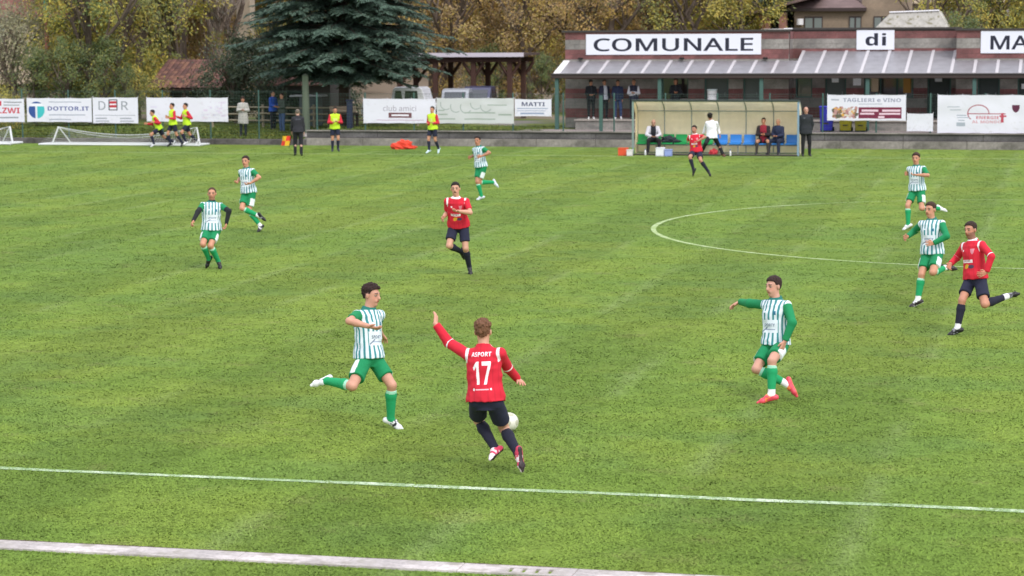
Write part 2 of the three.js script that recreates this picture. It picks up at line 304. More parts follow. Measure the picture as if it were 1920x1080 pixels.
// return walls and side wall
for (const [x, za, zb, nm] of [[-11.05, ZA, ZB, 1], [-20.27, ZA - 0.01, -101, -1], [-4.44, ZA, ZB, -1], [6, ZA, -101, 1]]) {
  for (let b = 0; b < 10; b++) part('block_course', box(Math.min(x, x - nm * 0.2), Math.max(x, x - nm * 0.2), 0.6 + b * 0.4, Math.min(ROOF_Y, 1.0 + b * 0.4) - 0.006, zb, za - 0.051), b % 2 ? M.red : M.grey, house);
}
part('back_wall', box(-20.26, 5.99, 0.6, ROOF_Y, -101.2, -101), M.mortar, house);
part('roof', box(-20.2, 5.95, 4.2, 4.35, -101, -95.3), M.coping, house);
part('coping', [box(-20.4, -11.0, ROOF_Y, ROOF_Y + 0.08, ZA - 0.32, ZA + 0.08), box(-4.5, 6.1, ROOF_Y, ROOF_Y + 0.08, ZA - 0.32, ZA + 0.08), box(-11.3, -4.3, ROOF_Y + 0.06, ROOF_Y + 0.14, ZB - 0.32, ZB + 0.08), box(-11.3, -4.3, ROOF_Y, ROOF_Y + 0.06, ZB - 0.25, ZB)], M.coping, house);
part('coping_cap', rbox(-11.28, -10.95, ROOF_Y + 0.082, ROOF_Y + 0.13, ZA - 0.3, ZA + 0.06), M.white, house);
part('room_floor', box(-20.1, 5.8, 0.9, 0.99, -100.9, ZB - 0.26), M.dark, house);
// doors and windows
function door(x0, x1, z, mat, paperAt) {
  const d = part('door', rbox(x0 + 0.06, x1 - 0.06, PLAT_Y, 2.89, z - 0.2, z - 0.15, 0.01), mat, house);
  part('door_frame', [box(x0, x0 + 0.06, PLAT_Y, 2.95, z - 0.22, z - 0.1), box(x1 - 0.06, x1, PLAT_Y, 2.95, z - 0.22, z - 0.1), box(x0 + 0.06, x1 - 0.06, 2.89, 2.95, z - 0.22, z - 0.1)], M.green, d);
  part('handle', rod([x1 - 0.16, 1.9, z - 0.13], [x1 - 0.16, 2.05, z - 0.13], 0.015), M.steel, d);
  if (paperAt) part('notice', box(paperAt[0], paperAt[0] + 0.28, paperAt[1], paperAt[1] + 0.2, z - 0.149, z - 0.145), M.paper, d);
  return d;
}
function win(x0, x1, y0, y1, z, bars = 1) {
  const f = [box(x0, x0 + 0.05, y0, y1, z - 0.2, z - 0.08), box(x1 - 0.05, x1, y0, y1, z - 0.2, z - 0.08), box(x0 + 0.05, x1 - 0.05, y0, y0 + 0.05, z - 0.2, z - 0.08), box(x0 + 0.05, x1 - 0.05, y1 - 0.05, y1, z - 0.2, z - 0.08)];
  const w = part('window', f, M.green, house), n = bars + 1;
  for (let k = 1; k < n; k++) { const x = lerp(x0, x1, k / n); part('mullion', box(x - 0.02, x + 0.02, y0 + 0.05, y1 - 0.05, z - 0.18, z - 0.1), M.green, w); }
  for (let k = 0; k < n; k++) part('pane', box(lerp(x0, x1, k / n) + 0.05, lerp(x0, x1, (k + 1) / n) - 0.05, y0 + 0.05, y1 - 0.05, z - 0.146, z - 0.142), M.glass, w);
  part('sill', rbox(x0 - 0.06, x1 + 0.06, y0 - 0.06, y0 - 0.002, z - 0.2, z + 0.06, 0.01), M.grey, w);
  return w;
}
win(...opensA[0], ZA, 0); door(opensA[1][0], opensA[1][1], ZA, M.doorGrey); door(opensA[2][0], opensA[2][1], ZA, M.doorGrey);
win(...opensB[0], ZB, 0); door(opensB[1][0], opensB[1][1], ZB, M.doorGrey, [-9.5, 2.42]); win(...opensB[2], ZB, 2); door(opensB[3][0], opensB[3][1], ZB, M.door, [-5.35, 2.45]);
door(opensC[0][0], opensC[0][1], ZA, M.door); door(opensC[1][0], opensC[1][1], ZA, M.door, [-1.9, 2.2]); win(...opensC[2], ZA, 1);
part('notice', box(-8.62, -8.3, 2.3, 2.62, ZB + 0.012, ZB + 0.016), M.paper, house);
part('menu_board', box(-7.88, -7.6, 2.05, 2.6, ZB + 0.012, ZB + 0.03), std(0xb9a58a, 0.8), house); part('menu_board', box(-6.6, -6.3, 2.0, 2.65, ZB + 0.012, ZB + 0.03), std(0x9c7434, 0.8), house);
// platform and paving
{
  const edge = mottled('edge', [0.62, 0.59, 0.56], 0.2, 2);
  part('platform', box(-19.5, 6, 0.55, PLAT_Y - 0.06, -94.98, -91.85), M.grey, house); part('platform_edge', rbox(-19.55, 6, PLAT_Y - 0.06, PLAT_Y, -94.99, -91.8, 0.01), edge, house);
  structure('paving', box(-21.5, 16, 0.3, PAVE_Y, -91.86, WALL_Z - 0.29), mottled('paving', [0.6, 0.55, 0.53], 0.2, 2.2, [0.46, 0.43, 0.42]), 'pinkish concrete path between the fence and the club house');
}
// canopy: sloping panels on ribs, green posts
{
  const zf = -91.55, slope = 0.245, yf = 2.83, c = house;
  const sheet = (x0, x1, zb) => { const L = Math.abs(zb - zf), h = L * slope, s = prism([[0, 0], [L, h], [L, h + 0.018], [0, 0.018]], 0, x1 - x0); s.rotateY(Math.PI / 2); s.translate(x0, yf, zf); return metric(s); };
  const rib = (x, zb, w) => { const L = Math.abs(zb - zf), h = L * slope, s = prism([[-0.02, -0.03], [L, h - 0.03], [L, h + 0.05], [-0.02, 0.05]], 0, w); s.rotateY(Math.PI / 2); s.translate(x - w / 2, yf, zf); return s; };
  const ribMat = std(0xbcb9bb, 0.45), end = std(0xe4e2e2, 0.6);
  for (let x = -20.2, k = 0; x < 5.5; x += 0.87, k++) {
    const zb = x > -11.06 && x < -4.5 ? ZB - 0.01 : ZA - 0.01, xe = Math.min(x + 0.87, 5.7);
    part('canopy_panel', sheet(x + 0.05, xe - 0.05, zb), M.canopy, c);
    part('canopy_rib', rib(x, zb, k ? 0.12 : 0.26), k ? ribMat : end, c);
  }
  part('canopy_fascia', rbox(-20.4, 6, 2.665, 2.826, zf - 0.03, zf + 0.1, 0.02), M.fascia, c);
  part('gutter', rod([-20.4, 2.83, zf + 0.1], [6, 2.83, zf + 0.1], 0.035), M.coping, c);
  for (const x of [-20.21, -16, -11.92, -7.75, -3.64, 0.5, 4.6]) part('canopy_post', rbox(x - 0.075, x + 0.075, PAVE_Y, 2.664, -91.71, -91.56, 0.012), M.green, c);
  for (const x of [-19.6, -15.4, -12]) part('lamp', rbox(x - 0.09, x + 0.09, 3.4, 3.47, ZA + 0.02, ZA + 0.2, 0.02), M.dark, c);
}
// signs on the parapet
function sign(x0, x1, y0, y1, z, draw, label) {
  const s = thing('name_sign', label, 'sign', [0, 0, 0], 0, 'name signs on the parapet'), w = x1 - x0, h = y1 - y0, W = Math.min(2048, Math.round(w * 284)), H = Math.round(h * 284);
  const t = canvasTex(W, H, (c) => { c.fillStyle = '#e0e2ee'; c.fillRect(0, 0, W, H); c.fillStyle = '#1a1c30'; draw(c, W, H); });
  const g = new THREE.PlaneGeometry(w - 0.03, h - 0.03); g.translate((x0 + x1) / 2, (y0 + y1) / 2, z + 0.052); part('lettering_face', g, new THREE.MeshStandardMaterial({ map: t, roughness: 0.5 }), s);
  part('sign_board', rbox(x0, x1, y0, y1, z + 0.012, z + 0.048, 0.01), M.white, s);
}
const word = (c, s, x, y, px, sx, wt = 'bold') => { c.save(); c.translate(x, y); c.scale(sx, 1); c.font = `${wt} ${px}px sans-serif`; c.textAlign = 'left'; c.textBaseline = 'alphabetic'; c.fillText(s, 0, 0); if (wt === 'normal' && px > 150) { c.lineWidth = px * 0.03; c.strokeStyle = c.fillStyle; c.strokeText(s, 0, 0); } c.restore(); };
const fitWord = (c, s, x0, x1, y, px, wt = 'bold') => { c.font = `${wt} ${px}px sans-serif`; word(c, s, x0, y, px, (x1 - x0) / c.measureText(s).width, wt); };
sign(-19.39, -12.18, 3.58, 4.42, ZA, (c, W, H) => fitWord(c, 'COMUNALE', W * 0.035, W * 0.965, H * 0.82, H * 0.86, 'normal'), 'long white sign reading COMUNALE');
sign(-8.5, -6.98, 3.74, 4.54, ZB, (c, W, H) => fitWord(c, 'di', W * 0.2, W * 0.84, H * 0.8, H * 0.86), 'small white sign reading di');
sign(-3.5, 1.1, 3.6, 4.48, ZA, (c, W, H) => fitWord(c, 'MA', W * 0.06, W * 0.4, H * 0.83, H * 0.86, 'normal'), 'white sign beginning MA at the frame edge');

// ---------------------------------------------------------------- mesh fence, banners
{
  const zf = WALL_Z - 0.14;
  const mesh = (name, x0, x1, y0, y1, label, step) => {
    const f = thing(name, label, 'fence'), wires = [];
    for (let y = y0 + 0.06; y <= y1 + 0.01; y += 0.12) wires.push(rod([x0, y, zf], [x1, y, zf], 0.003, 0.003, 3));
    for (let x = x0; x <= x1; x += 0.12) wires.push(rod([x, y0, zf + 0.004], [x, y1, zf + 0.004], 0.002, 0.002, 3));
    const w = part('wire_mesh', wires, std(0x48665a, 0.6), f); w.userData.kind = 'stuff';
    for (let x = x0 + 0.4; x <= x1; x += step) part('fence_post', rod([x, y0 - 0.1, zf - 0.05], [x, y1 + 0.05, zf - 0.05], 0.032, 0.032, 8), M.green, f);
    part('top_rail', rod([x0, y1, zf - 0.05], [x1, y1, zf - 0.05], 0.007, 0.007, 5), std(0x33463f, 0.6), f);
  };
  mesh('mesh_fence', -60, STEP_X - 0.1, 0.26, 2.18, 'green wire mesh fence standing on the low wall', 2.1);
  mesh('mesh_fence', STEP_X, 15, 0.62, 2.08, 'green wire mesh fence standing on the retaining wall', 2.05);
  // stouter posts
  for (const x of [-18.06]) tag(part('fence_stanchion', rbox(x - 0.07, x + 0.07, 0.6, 2.02, WALL_Z - 0.41, WALL_Z - 0.31, 0.01), M.green, scene), 'stout green steel post in front of the brick end wall', 'post');
}
function banner(x0, x1, y0, y1, label, draw, sag = 0.012) {
  const w = x1 - x0, h = y1 - y0, W = Math.min(1400, Math.round(w * 260)), H = Math.round(h * 260), z = WALL_Z - 0.115;
  const t = canvasTex(W, H, (c) => { c.fillStyle = '#dddde9'; c.fillRect(0, 0, W, H); const dr = rng(Math.round(W + x0 * 77)); for (let k = 0; k < 70; k++) { c.fillStyle = `rgba(120,115,110,${0.02 + dr() * 0.05})`; c.beginPath(); c.ellipse(dr() * W, H * (dr() < 0.6 ? 0.7 + dr() * 0.3 : dr()), 4 + dr() * W * 0.03, 3 + dr() * 12, dr(), 0, 7); c.fill(); } draw(c, W, H); });
  const g = new THREE.BoxGeometry(w, h, 0.006, 40, 10, 1), p = g.attributes.position;
  for (let i = 0; i < p.count; i++) { const x = p.getX(i), y = p.getY(i); p.setZ(i, p.getZ(i) + 0.02 + sag * 2 * (fbm2(x * 1.4 + x0 * 3, y * 2.2 + 4, 3) - 0.5)); const e = Math.abs(y) / (h / 2); p.setY(i, y + (y > 0 ? -1 : 1) * 0.012 * e * (1 - Math.cos((x / w + 0.5) * Math.PI * 2 * Math.round(w))) * 0.5); }
  g.computeVertexNormals();
  const b = thing('banner', label, 'banner', [(x0 + x1) / 2, (y0 + y1) / 2, z], 0, 'advertising banners on the fence');
  const cloth = part('printed_sheet', g, new THREE.MeshStandardMaterial({ map: t, roughness: 0.55 }), b);
  const ties = []; for (let k = 0; k <= Math.round(w); k++) for (const s of [-1, 1]) ties.push(rod([-w / 2 + k * w / Math.round(w), s * h / 2, 0.01], [-w / 2 + k * w / Math.round(w), s * (h / 2 + 0.04), -0.03], 0.006, 0.006, 4));
  part('tie', ties, M.white, b); return b;
}
const bars = (c, col, list) => { c.fillStyle = col; for (const [x, y, w, h] of list) c.fillRect(x, y, w, h); };
const sayAt = (c, s, x0, x1, y, px, col, wt = 'bold') => { c.fillStyle = col; fitWord(c, s, x0, x1, y, px, wt); };
banner(-45.39, -42.65, 0.88, 1.86, 'white banner with red lettering beside the goal frame at the frame edge', (c, W, H) => {
  sayAt(c, 'ELZWI', W * 0.45, W * 0.93, H * 0.62, H * 0.34, '#c2263f'); c.fillStyle = '#c2263f'; c.fillRect(W * 0.5, H * 0.1, W * 0.12, H * 0.2); bars(c, '#8d9099', [[W * 0.66, H * 0.12, W * 0.3, H * 0.05], [W * 0.66, H * 0.25, W * 0.26, H * 0.04], [W * 0.4, H * 0.78, W * 0.5, H * 0.06]]);
});
banner(-42.53, -39.61, 0.89, 1.89, 'white banner with a blue and turquoise round emblem', (c, W, H) => {
  c.save(); c.beginPath(); c.arc(W * 0.15, H * 0.5, H * 0.36, 0, 7); c.clip(); c.fillStyle = '#2d4f93'; c.fillRect(0, 0, W * 0.13, H); c.fillRect(0, 0, W * 0.4, H * 0.22); c.fillStyle = '#3fb7bd'; c.fillRect(W * 0.16, H * 0.3, W * 0.2, H); c.fillStyle = '#e9e9f2'; c.fillRect(0, H * 0.22, W * 0.4, H * 0.12); c.restore();
  sayAt(c, 'DOTTOR.IT', W * 0.31, W * 0.96, H * 0.52, H * 0.24, '#4a5490'); bars(c, '#a4a8b8', [[W * 0.34, H * 0.14, W * 0.5, H * 0.04], [W * 0.34, H * 0.68, W * 0.56, H * 0.045], [W * 0.34, H * 0.87, W * 0.34, H * 0.05]]);
});
banner(-39.56, -37.55, 0.85, 1.92, 'white banner with a boxed red emblem between two grey letters', (c, W, H) => {
  sayAt(c, 'D', W * 0.1, W * 0.3, H * 0.48, H * 0.48, '#8a8f9a', 'normal'); sayAt(c, 'R', W * 0.6, W * 0.79, H * 0.48, H * 0.48, '#8a8f9a', 'normal');
  c.fillStyle = '#4b4f5a'; c.fillRect(W * 0.35, H * 0.07, W * 0.2, H * 0.43); c.fillStyle = '#e9e9f2'; c.fillRect(W * 0.375, H * 0.11, W * 0.15, H * 0.35); c.fillStyle = '#b8323f'; c.fillRect(W * 0.375, H * 0.14, W * 0.15, H * 0.1); c.fillRect(W * 0.375, H * 0.29, W * 0.15, H * 0.1);
  bars(c, '#9a9eaa', [[W * 0.04, H * 0.68, W * 0.9, H * 0.025], [W * 0.06, H * 0.79, W * 0.25, H * 0.05], [W * 0.06, H * 0.9, W * 0.3, H * 0.045], [W * 0.6, H * 0.79, W * 0.25, H * 0.05], [W * 0.6, H * 0.9, W * 0.3, H * 0.045]]);
});
banner(-37.17, -33.6, 0.93, 1.92, 'nearly blank white banner behind the running bibbed players', (c, W, H) => {
  const g = rng(4); for (let k = 0; k < 60; k++) { c.fillStyle = `rgba(${150 + g() * 60},${130 + g() * 50},${170 + g() * 40},0.16)`; c.fillRect(W * (0.66 + g() * 0.3), H * (0.15 + g() * 0.7), W * 0.06 * g(), H * 0.1 * g()); } bars(c, '#d6d2e6', [[W * 0.05, H * 0.35, W * 0.08, H * 0.08]]);
});
banner(-27.8, -24.77, 0.9, 1.89, 'white banner with a dark brown box below grey script', (c, W, H) => {
  c.fillStyle = '#9d97a6'; c.save(); fitWord(c, 'club amici', W * 0.27, W * 0.74, H * 0.5, H * 0.3, 'normal'); c.restore(); bars(c, '#6b4348', [[W * 0.35, H * 0.57, W * 0.32, H * 0.21]]); bars(c, '#e9e9f2', [[W * 0.39, H * 0.64, W * 0.24, H * 0.07]]); bars(c, '#b9a0b4', [[W * 0.18, H * 0.86, W * 0.66, H * 0.03]]);
});
banner(-24.72, -21.54, 0.9, 1.92, 'pale green banner with worn scrawled lettering', (c, W, H) => {
  c.fillStyle = '#c6c9ca'; c.fillRect(0, 0, W, H); c.strokeStyle = '#93a09c'; c.lineWidth = H * 0.03; const g = rng(8);
  for (let k = 0; k < 5; k++) { c.beginPath(); const x = W * (0.12 + k * 0.13); c.arc(x, H * (0.2 + 0.2 * g()), H * 0.22, 0.3 + g(), 3.2 + g()); c.stroke(); }
  bars(c, '#98a59c', [[W * 0.02, H * 0.46, W * 0.08, H * 0.05], [W * 0.02, H * 0.62, W * 0.12, H * 0.05], [W * 0.02, H * 0.8, W * 0.22, H * 0.05], [W * 0.36, H * 0.8, W * 0.4, H * 0.05], [W * 0.66, H * 0.25, W * 0.25, H * 0.04], [W * 0.8, H * 0.62, W * 0.17, H * 0.06], [W * 0.36, H * 0.55, W * 0.4, H * 0.05]]);
}, 0.03);
banner(-21.5, -20.01, 1.2, 1.88, 'small white banner with dark blue MATTI lettering by the canopy post', (c, W, H) => {
  sayAt(c, 'MATTI', W * 0.17, W * 0.83, H * 0.4, H * 0.32, '#333a5e'); bars(c, '#8e9ab5', [[W * 0.06, H * 0.52, W * 0.84, H * 0.05], [W * 0.06, H * 0.66, W * 0.78, H * 0.04], [W * 0.15, H * 0.79, W * 0.65, H * 0.1]]);
});
banner(-9.12, -6.12, 1.08, 2.07, 'white banner with a burgundy panel above the yellow bins', (c, W, H) => {
  sayAt(c, 'TAGLIERI e VINO', W * 0.2, W * 0.94, H * 0.27, H * 0.2, '#8d90a6'); bars(c, '#a9acba', [[W * 0.05, H * 0.16, W * 0.1, H * 0.06], [W * 0.4, H * 0.34, W * 0.3, H * 0.03]]);
  bars(c, '#731d3e', [[W * 0.4, H * 0.48, W * 0.545, H * 0.44]]); bars(c, '#e3c8d6', [[W * 0.44, H * 0.57, W * 0.21, H * 0.08], [W * 0.7, H * 0.57, W * 0.23, H * 0.08], [W * 0.42, H * 0.7, W * 0.18, H * 0.07], [W * 0.66, H * 0.7, W * 0.27, H * 0.07], [W * 0.65, H * 0.82, W * 0.08, H * 0.08]]);
  const g = rng(6), P = ['#b98a86', '#c9a49c', '#8e6a52', '#d8a24a', '#cfc9b4', '#a8787a', '#5e5a4a', '#c6beb6']; for (let k = 0; k < 90; k++) { c.fillStyle = P[Math.floor(g() * 8)]; c.beginPath(); c.ellipse(W * (0.08 + g() * 0.29), H * (0.5 + g() * 0.38), W * 0.025 * (0.4 + g()), H * 0.05 * (0.4 + g()), g() * 3, 0, 7); c.fill(); }
});
banner(-6.08, -5.09, 0.68, 1.36, 'small blank white banner beside the dark doorway', (c, W, H) => { bars(c, '#dfe1ec', [[W * 0.2, H * 0.2, W * 0.3, H * 0.03], [W * 0.3, H * 0.45, W * 0.3, H * 0.03]]); });
banner(-4.93, -0.3, 0.62, 2.07, 'large white banner with a red arched emblem and grey lettering', (c, W, H) => {
  c.strokeStyle = '#a86a75'; c.lineWidth = H * 0.03; c.beginPath(); c.ellipse(W * 0.33, H * 0.48, W * 0.085, H * 0.22, 0, 0.75 * Math.PI, 2.02 * Math.PI); c.stroke(); c.fillStyle = '#9c3346'; c.fillRect(W * 0.24, H * 0.48, W * 0.31, H * 0.022);
  sayAt(c, 'ENERGIE', W * 0.31, W * 0.5, H * 0.63, H * 0.11, '#c06472'); sayAt(c, 'AL MONDO', W * 0.28, W * 0.52, H * 0.74, H * 0.1, '#c78d97'); bars(c, '#b5485a', [[W * 0.5, H * 0.53, W * 0.055, H * 0.045], [W * 0.512, H * 0.47, W * 0.022, H * 0.25]]);
  c.fillStyle = '#5a2140'; c.beginPath(); c.moveTo(W * 0.6, H * 0.26); c.lineTo(W * 0.66, H * 0.26); c.quadraticCurveTo(W * 0.665, H * 0.42, W * 0.63, H * 0.46); c.quadraticCurveTo(W * 0.595, H * 0.42, W * 0.6, H * 0.26); c.fill();
  bars(c, '#a3abb8', [[W * 0.155, H * 0.52, W * 0.08, H * 0.03], [W * 0.16, H * 0.58, W * 0.1, H * 0.025], [W * 0.17, H * 0.65, W * 0.05, H * 0.03], [W * 0.155, H * 0.72, W * 0.07, H * 0.1], [W * 0.08, H * 0.3, W * 0.1, H * 0.02], [W * 0.1, H * 0.38, W * 0.09, H * 0.02]]);
}, 0.035);
// ---------------------------------------------------------------- dugout
{
  const d = thing('dugout', 'open-fronted team dugout with cream translucent panels and steel frame', 'dugout'), x0 = -15.68, x1 = -9.59, zf = -83.95, zb = -85.05, n = 6;
  const poly = new THREE.MeshPhysicalMaterial({ color: 0xfff4dc, roughness: 0.75, transmission: 0.55, thickness: 0, map: dataTex(256, 1.6, (u, v) => { const a = 0.97 + 0.25 * (tile2(u, v, 4, 4, 2) - 0.5) + 0.06 * (tile2(u, v, 60, 2, 9) - 0.5); return [a, a * 0.985, a * 0.94]; }) });
  const prof = []; for (let k = 0; k <= 5; k++) prof.push([zb, 0.06 + k * 0.29]); for (let k = 1; k <= 8; k++) { const a = k / 8 * Math.PI / 2; prof.push([zb + (1 - Math.cos(a)) * 0.95, 1.51 + Math.sin(a) * 0.47]); }
  const sheet = (xa, xb) => { const pos = [], uv = [], idx = []; prof.forEach(([z, y], i) => { pos.push(xa, y, z, xb, y, z); uv.push(xa, i * 0.2, xb, i * 0.2); if (i) { const k = 2 * i; idx.push(k - 2, k - 1, k, k - 1, k + 1, k); } }); const g = new THREE.BufferGeometry(); g.setAttribute('position', new THREE.Float32BufferAttribute(pos, 3)); g.setAttribute('uv', new THREE.Float32BufferAttribute(uv, 2)); g.setIndex(idx); g.computeVertexNormals(); return g; };
  const frame = std(0x8b9492, 0.45, { metalness: 0.2 });
  for (let k = 0; k < n; k++) part('back_panel', sheet(lerp(x0, x1, k / n) + 0.02, lerp(x0, x1, (k + 1) / n) - 0.02), poly, d);
  for (let k = 0; k <= n; k++) { const x = lerp(x0, x1, k / n); part('rib', tube(prof.map(([z, y]) => [x, y, z - 0.012]), 0.022, 6, 20), frame, d); }
  for (const [y, z] of [[1.98, zb + 0.97], [1.6, zb + 0.06], [0.4, zb + 0.06], [0.06, zb + 0.03]]) part('rail', rod([x0, y, z], [x1, y, z], 0.02), frame, d);
  part('roof_edge', rbox(x0 - 0.05, x1 + 0.05, 1.985, 2.035, zb + 0.93, zb + 1.03, 0.01), std(0x2f3a38, 0.6), d);
  for (const x of [x0, x1]) {
    part('end_post', rbox(x - 0.035, x + 0.035, 0, 1.99, zb + 0.93, zb + 1.0, 0.01), std(x === x1 ? 0x7f9bb0 : 0x7d938e, 0.45), d);
    const s = new THREE.Shape(); s.moveTo(zb, 0.06); prof.forEach(([z, y]) => s.lineTo(z, y)); s.lineTo(zb + 0.45, 1.5); s.lineTo(zb + 0.4, 0.06); s.closePath();
    const g = new THREE.ExtrudeGeometry(s, { depth: 0.01, bevelEnabled: false }); g.rotateY(-Math.PI / 2); g.translate(x, 0, 0); part('end_panel', metric(g), poly, d);
  }
  part('base_beam', rbox(x0, x1, 0, 0.05, zb + 0.92, zb + 1.0, 0.01), M.coping, d); part('floor_slab', box(x0, x1, -0.02, 0.02, zb + 0.01, zb + 0.9), CONCRETE, d);
  part('seat_beam', rod([x0 + 0.05, 0.36, -84.75], [x1 - 0.05, 0.36, -84.75], 0.03), frame, d);
  for (let k = 0; k < 4; k++) part('seat_leg', rod([lerp(x0, x1, (k + 0.5) / 4), 0.02, -84.75], [lerp(x0, x1, (k + 0.5) / 4), 0.35, -84.75], 0.022), frame, d);
  // bucket seats
  const gm = std(0x17964f, 0.45), bm = std(0x2f7fce, 0.45);
  const seatGeo = () => { const s = new THREE.Shape(); s.moveTo(0.22, 0); s.quadraticCurveTo(-0.12, -0.03, -0.16, 0.02); s.quadraticCurveTo(-0.21, 0.1, -0.2, 0.33); s.lineTo(-0.175, 0.33); s.quadraticCurveTo(-0.18, 0.12, -0.13, 0.055); s.quadraticCurveTo(-0.08, 0.02, 0.22, 0.03); s.closePath(); const g = new THREE.ExtrudeGeometry(s, { depth: 0.4, bevelEnabled: true, bevelSize: 0.01, bevelThickness: 0.012, bevelSegments: 2 }); g.rotateY(-Math.PI / 2); g.translate(0.2, 0.4, -84.72); return g; };
  const sg = seatGeo();
  [-15.42, -14.98, -14.48, -14.0, -13.52, -13.03].forEach((x) => { part('seat', sg, gm, d).position.x = x; }); [-12.49, -11.97, -11.46, -10.93, -10.4, -9.9].forEach((x) => { part('seat', sg, bm, d).position.x = x; });
}
// ---------------------------------------------------------------- balls and kit lying about
function ball(pos, label) {
  const b = thing('football', label, 'ball', pos, 0.4, 'footballs'); b.rotation.set(0.5, 0.3, 0.2); const g = new THREE.IcosahedronGeometry(0.11, 5); part('panel_skin', g, std(0xdedccf, 0.45), b);
  const ico = new THREE.IcosahedronGeometry(1, 0).attributes.position, seen = new Set();
  for (let i = 0; i < ico.count; i++) { const v = new THREE.Vector3().fromBufferAttribute(ico, i), k = v.toArray().map((q) => q.toFixed(2)).join(); if (seen.has(k)) continue; seen.add(k); const c = new THREE.SphereGeometry(0.1112, 10, 4, 0, Math.PI * 2, 0, 0.3); c.applyQuaternion(new THREE.Quaternion().setFromUnitVectors(new THREE.Vector3(0, 1, 0), v.normalize())); part('dark_patch', c, std(seen.size % 3 ? 0xb8b7a2 : 0x6a6f6a, 0.5), b); }
  return b;
}
ball([-6.2, 0.115, -25.5], 'white football at the feet of the red number 17');
ball([-16.2, 0.11, -85.0], 'white football lying outside the end of the dugout');
function crate(x, z, w, h, dp, col, label, cat = 'box') {
  const c = thing('kit_box', label, cat, [x, 0, z]), m = std(col, 0.5), t = 0.02;
  part('bottom', box(-w / 2, w / 2, 0, t, -dp / 2, dp / 2), m, c); part('side', [rbox(-w / 2, w / 2, 0, h, dp / 2 - t, dp / 2, 0.008), rbox(-w / 2, w / 2, 0, h, -dp / 2, -dp / 2 + t, 0.008), rbox(-w / 2, -w / 2 + t, 0, h, -dp / 2 + t, dp / 2 - t, 0.008), rbox(w / 2 - t, w / 2, 0, h, -dp / 2 + t, dp / 2 - t, 0.008)], m, c);
  part('rim', [rbox(-w / 2 - 0.015, w / 2 + 0.015, h, h + 0.03, dp / 2 - t, dp / 2 + 0.015, 0.008), rbox(-w / 2 - 0.015, w / 2 + 0.015, h, h + 0.03, -dp / 2 - 0.015, -dp / 2 + t, 0.008)], m, c);
  return c;
}
crate(-15.95, -83.6, 0.34, 0.26, 0.26, 0xd8512e, 'orange plastic kit box by the dugout end post'); crate(-15.68, -83.45, 0.2, 0.2, 0.2, 0xd9d4d6, 'small pale box beside the orange kit box'); crate(-14.56, -83.55, 0.3, 0.28, 0.28, 0xe4e6ee, 'white box on the grass in front of the seated coach'); crate(-14.25, -83.5, 0.26, 0.22, 0.24, 0x8f9fd6, 'pale blue box beside the white box');
function lump(name, label, cat, pos, sx, sy, sz, mat, seed, n = 40) {
  const g = new THREE.SphereGeometry(1, n, n / 2), p = g.attributes.position;
  for (let i = 0; i < p.count; i++) { const v = new THREE.Vector3().fromBufferAttribute(p, i), k = 0.7 + 0.9 * (noise3(v.x * 2.6 + seed, v.y * 2.6, v.z * 2.6) - 0.3) + 0.45 * (noise3(v.x * 7, v.y * 7 + seed, v.z * 7) - 0.5); p.setXYZ(i, v.x * k * sx, Math.max(0, v.y * k * sy + sy * 0.25), v.z * k * sz); }
  g.computeVertexNormals(); const m = part(name, g, mat, scene); m.position.set(...pos); return tag(m, label, cat);
}
lump('bib_heap', 'heap of orange training bibs at the foot of the retaining wall', 'clothes', [-25.4, 0, -87.2], 0.5, 0.27, 0.3, std(0xe2452f, 0.8), 3); lump('kit_bag', 'dark kit bag lying on a green dugout seat', 'bag', [-14.42, 0.44, -84.66], 0.34, 0.2, 0.2, std(0x2a3038, 0.8), 11); lump('kit_bag', 'small red bag on the floor under the dugout seats', 'bag', [-12.75, 0.02, -84.55], 0.16, 0.18, 0.14, std(0xb8323a, 0.7), 17);
[[-15.2, 0xdfe0e6], [-13.35, 0xd9dade], [-12.05, 0xe4e4ea]].forEach(([x, c], i) => { // water bottles
  const b = thing('water_bottle', ['pale water bottle by the feet of the seated coach', 'pale water bottle under the last green seats', 'pale water bottle under the first blue seats'][i], 'bottle', [x, 0, -84.0], i, 'water bottles');
  part('bottle_body', new THREE.LatheGeometry([[0, 0], [0.036, 0.002], [0.037, 0.13], [0.03, 0.16], [0.014, 0.18], [0.014, 0.2], [0, 0.2]].map((q) => new THREE.Vector2(...q)), 14), std(c, 0.3), b); part('cap', new THREE.CylinderGeometry(0.016, 0.016, 0.03, 12).translate(0, 0.215, 0), std(0x3a5ec0, 0.5), b);
});
// ---------------------------------------------------------------- bins on the path, white dispenser by the door
function bin(x, w, h, col, label) {
  const b = thing('wheelie_bin', label, 'bin', [x, PAVE_Y, -90.75], 0, 'recycling bins by the fence'), m = std(col, 0.45);
  const g = new THREE.CylinderGeometry(w * 0.7, w * 0.58, h * 0.9, 4, 1); g.rotateY(Math.PI / 4); g.translate(0, h * 0.45 + 0.03, 0); part('tub', g, m, b);
  part('lid', rbox(-w * 0.53, w * 0.53, h * 0.93 + 0.002, h, -w * 0.5, w * 0.56, 0.03), m, b); part('handle', rod([-w * 0.4, h * 0.9, -w * 0.6], [w * 0.4, h * 0.9, -w * 0.6], 0.018), m, b); part('foot_band', box(-w * 0.44, w * 0.44, 0.0, 0.06, -w * 0.42, w * 0.42), M.dark, b);
  for (const s of [-1, 1]) part('wheel', new THREE.CylinderGeometry(0.09, 0.09, 0.05, 16).rotateZ(Math.PI / 2).translate(s * w * 0.46, 0.09, -w * 0.45), M.dark, b); part('sticker', box(-0.1, 0.1, h * 0.3, h * 0.36, w * 0.47, w * 0.475), std(0x3a3520, 0.7), b);
}
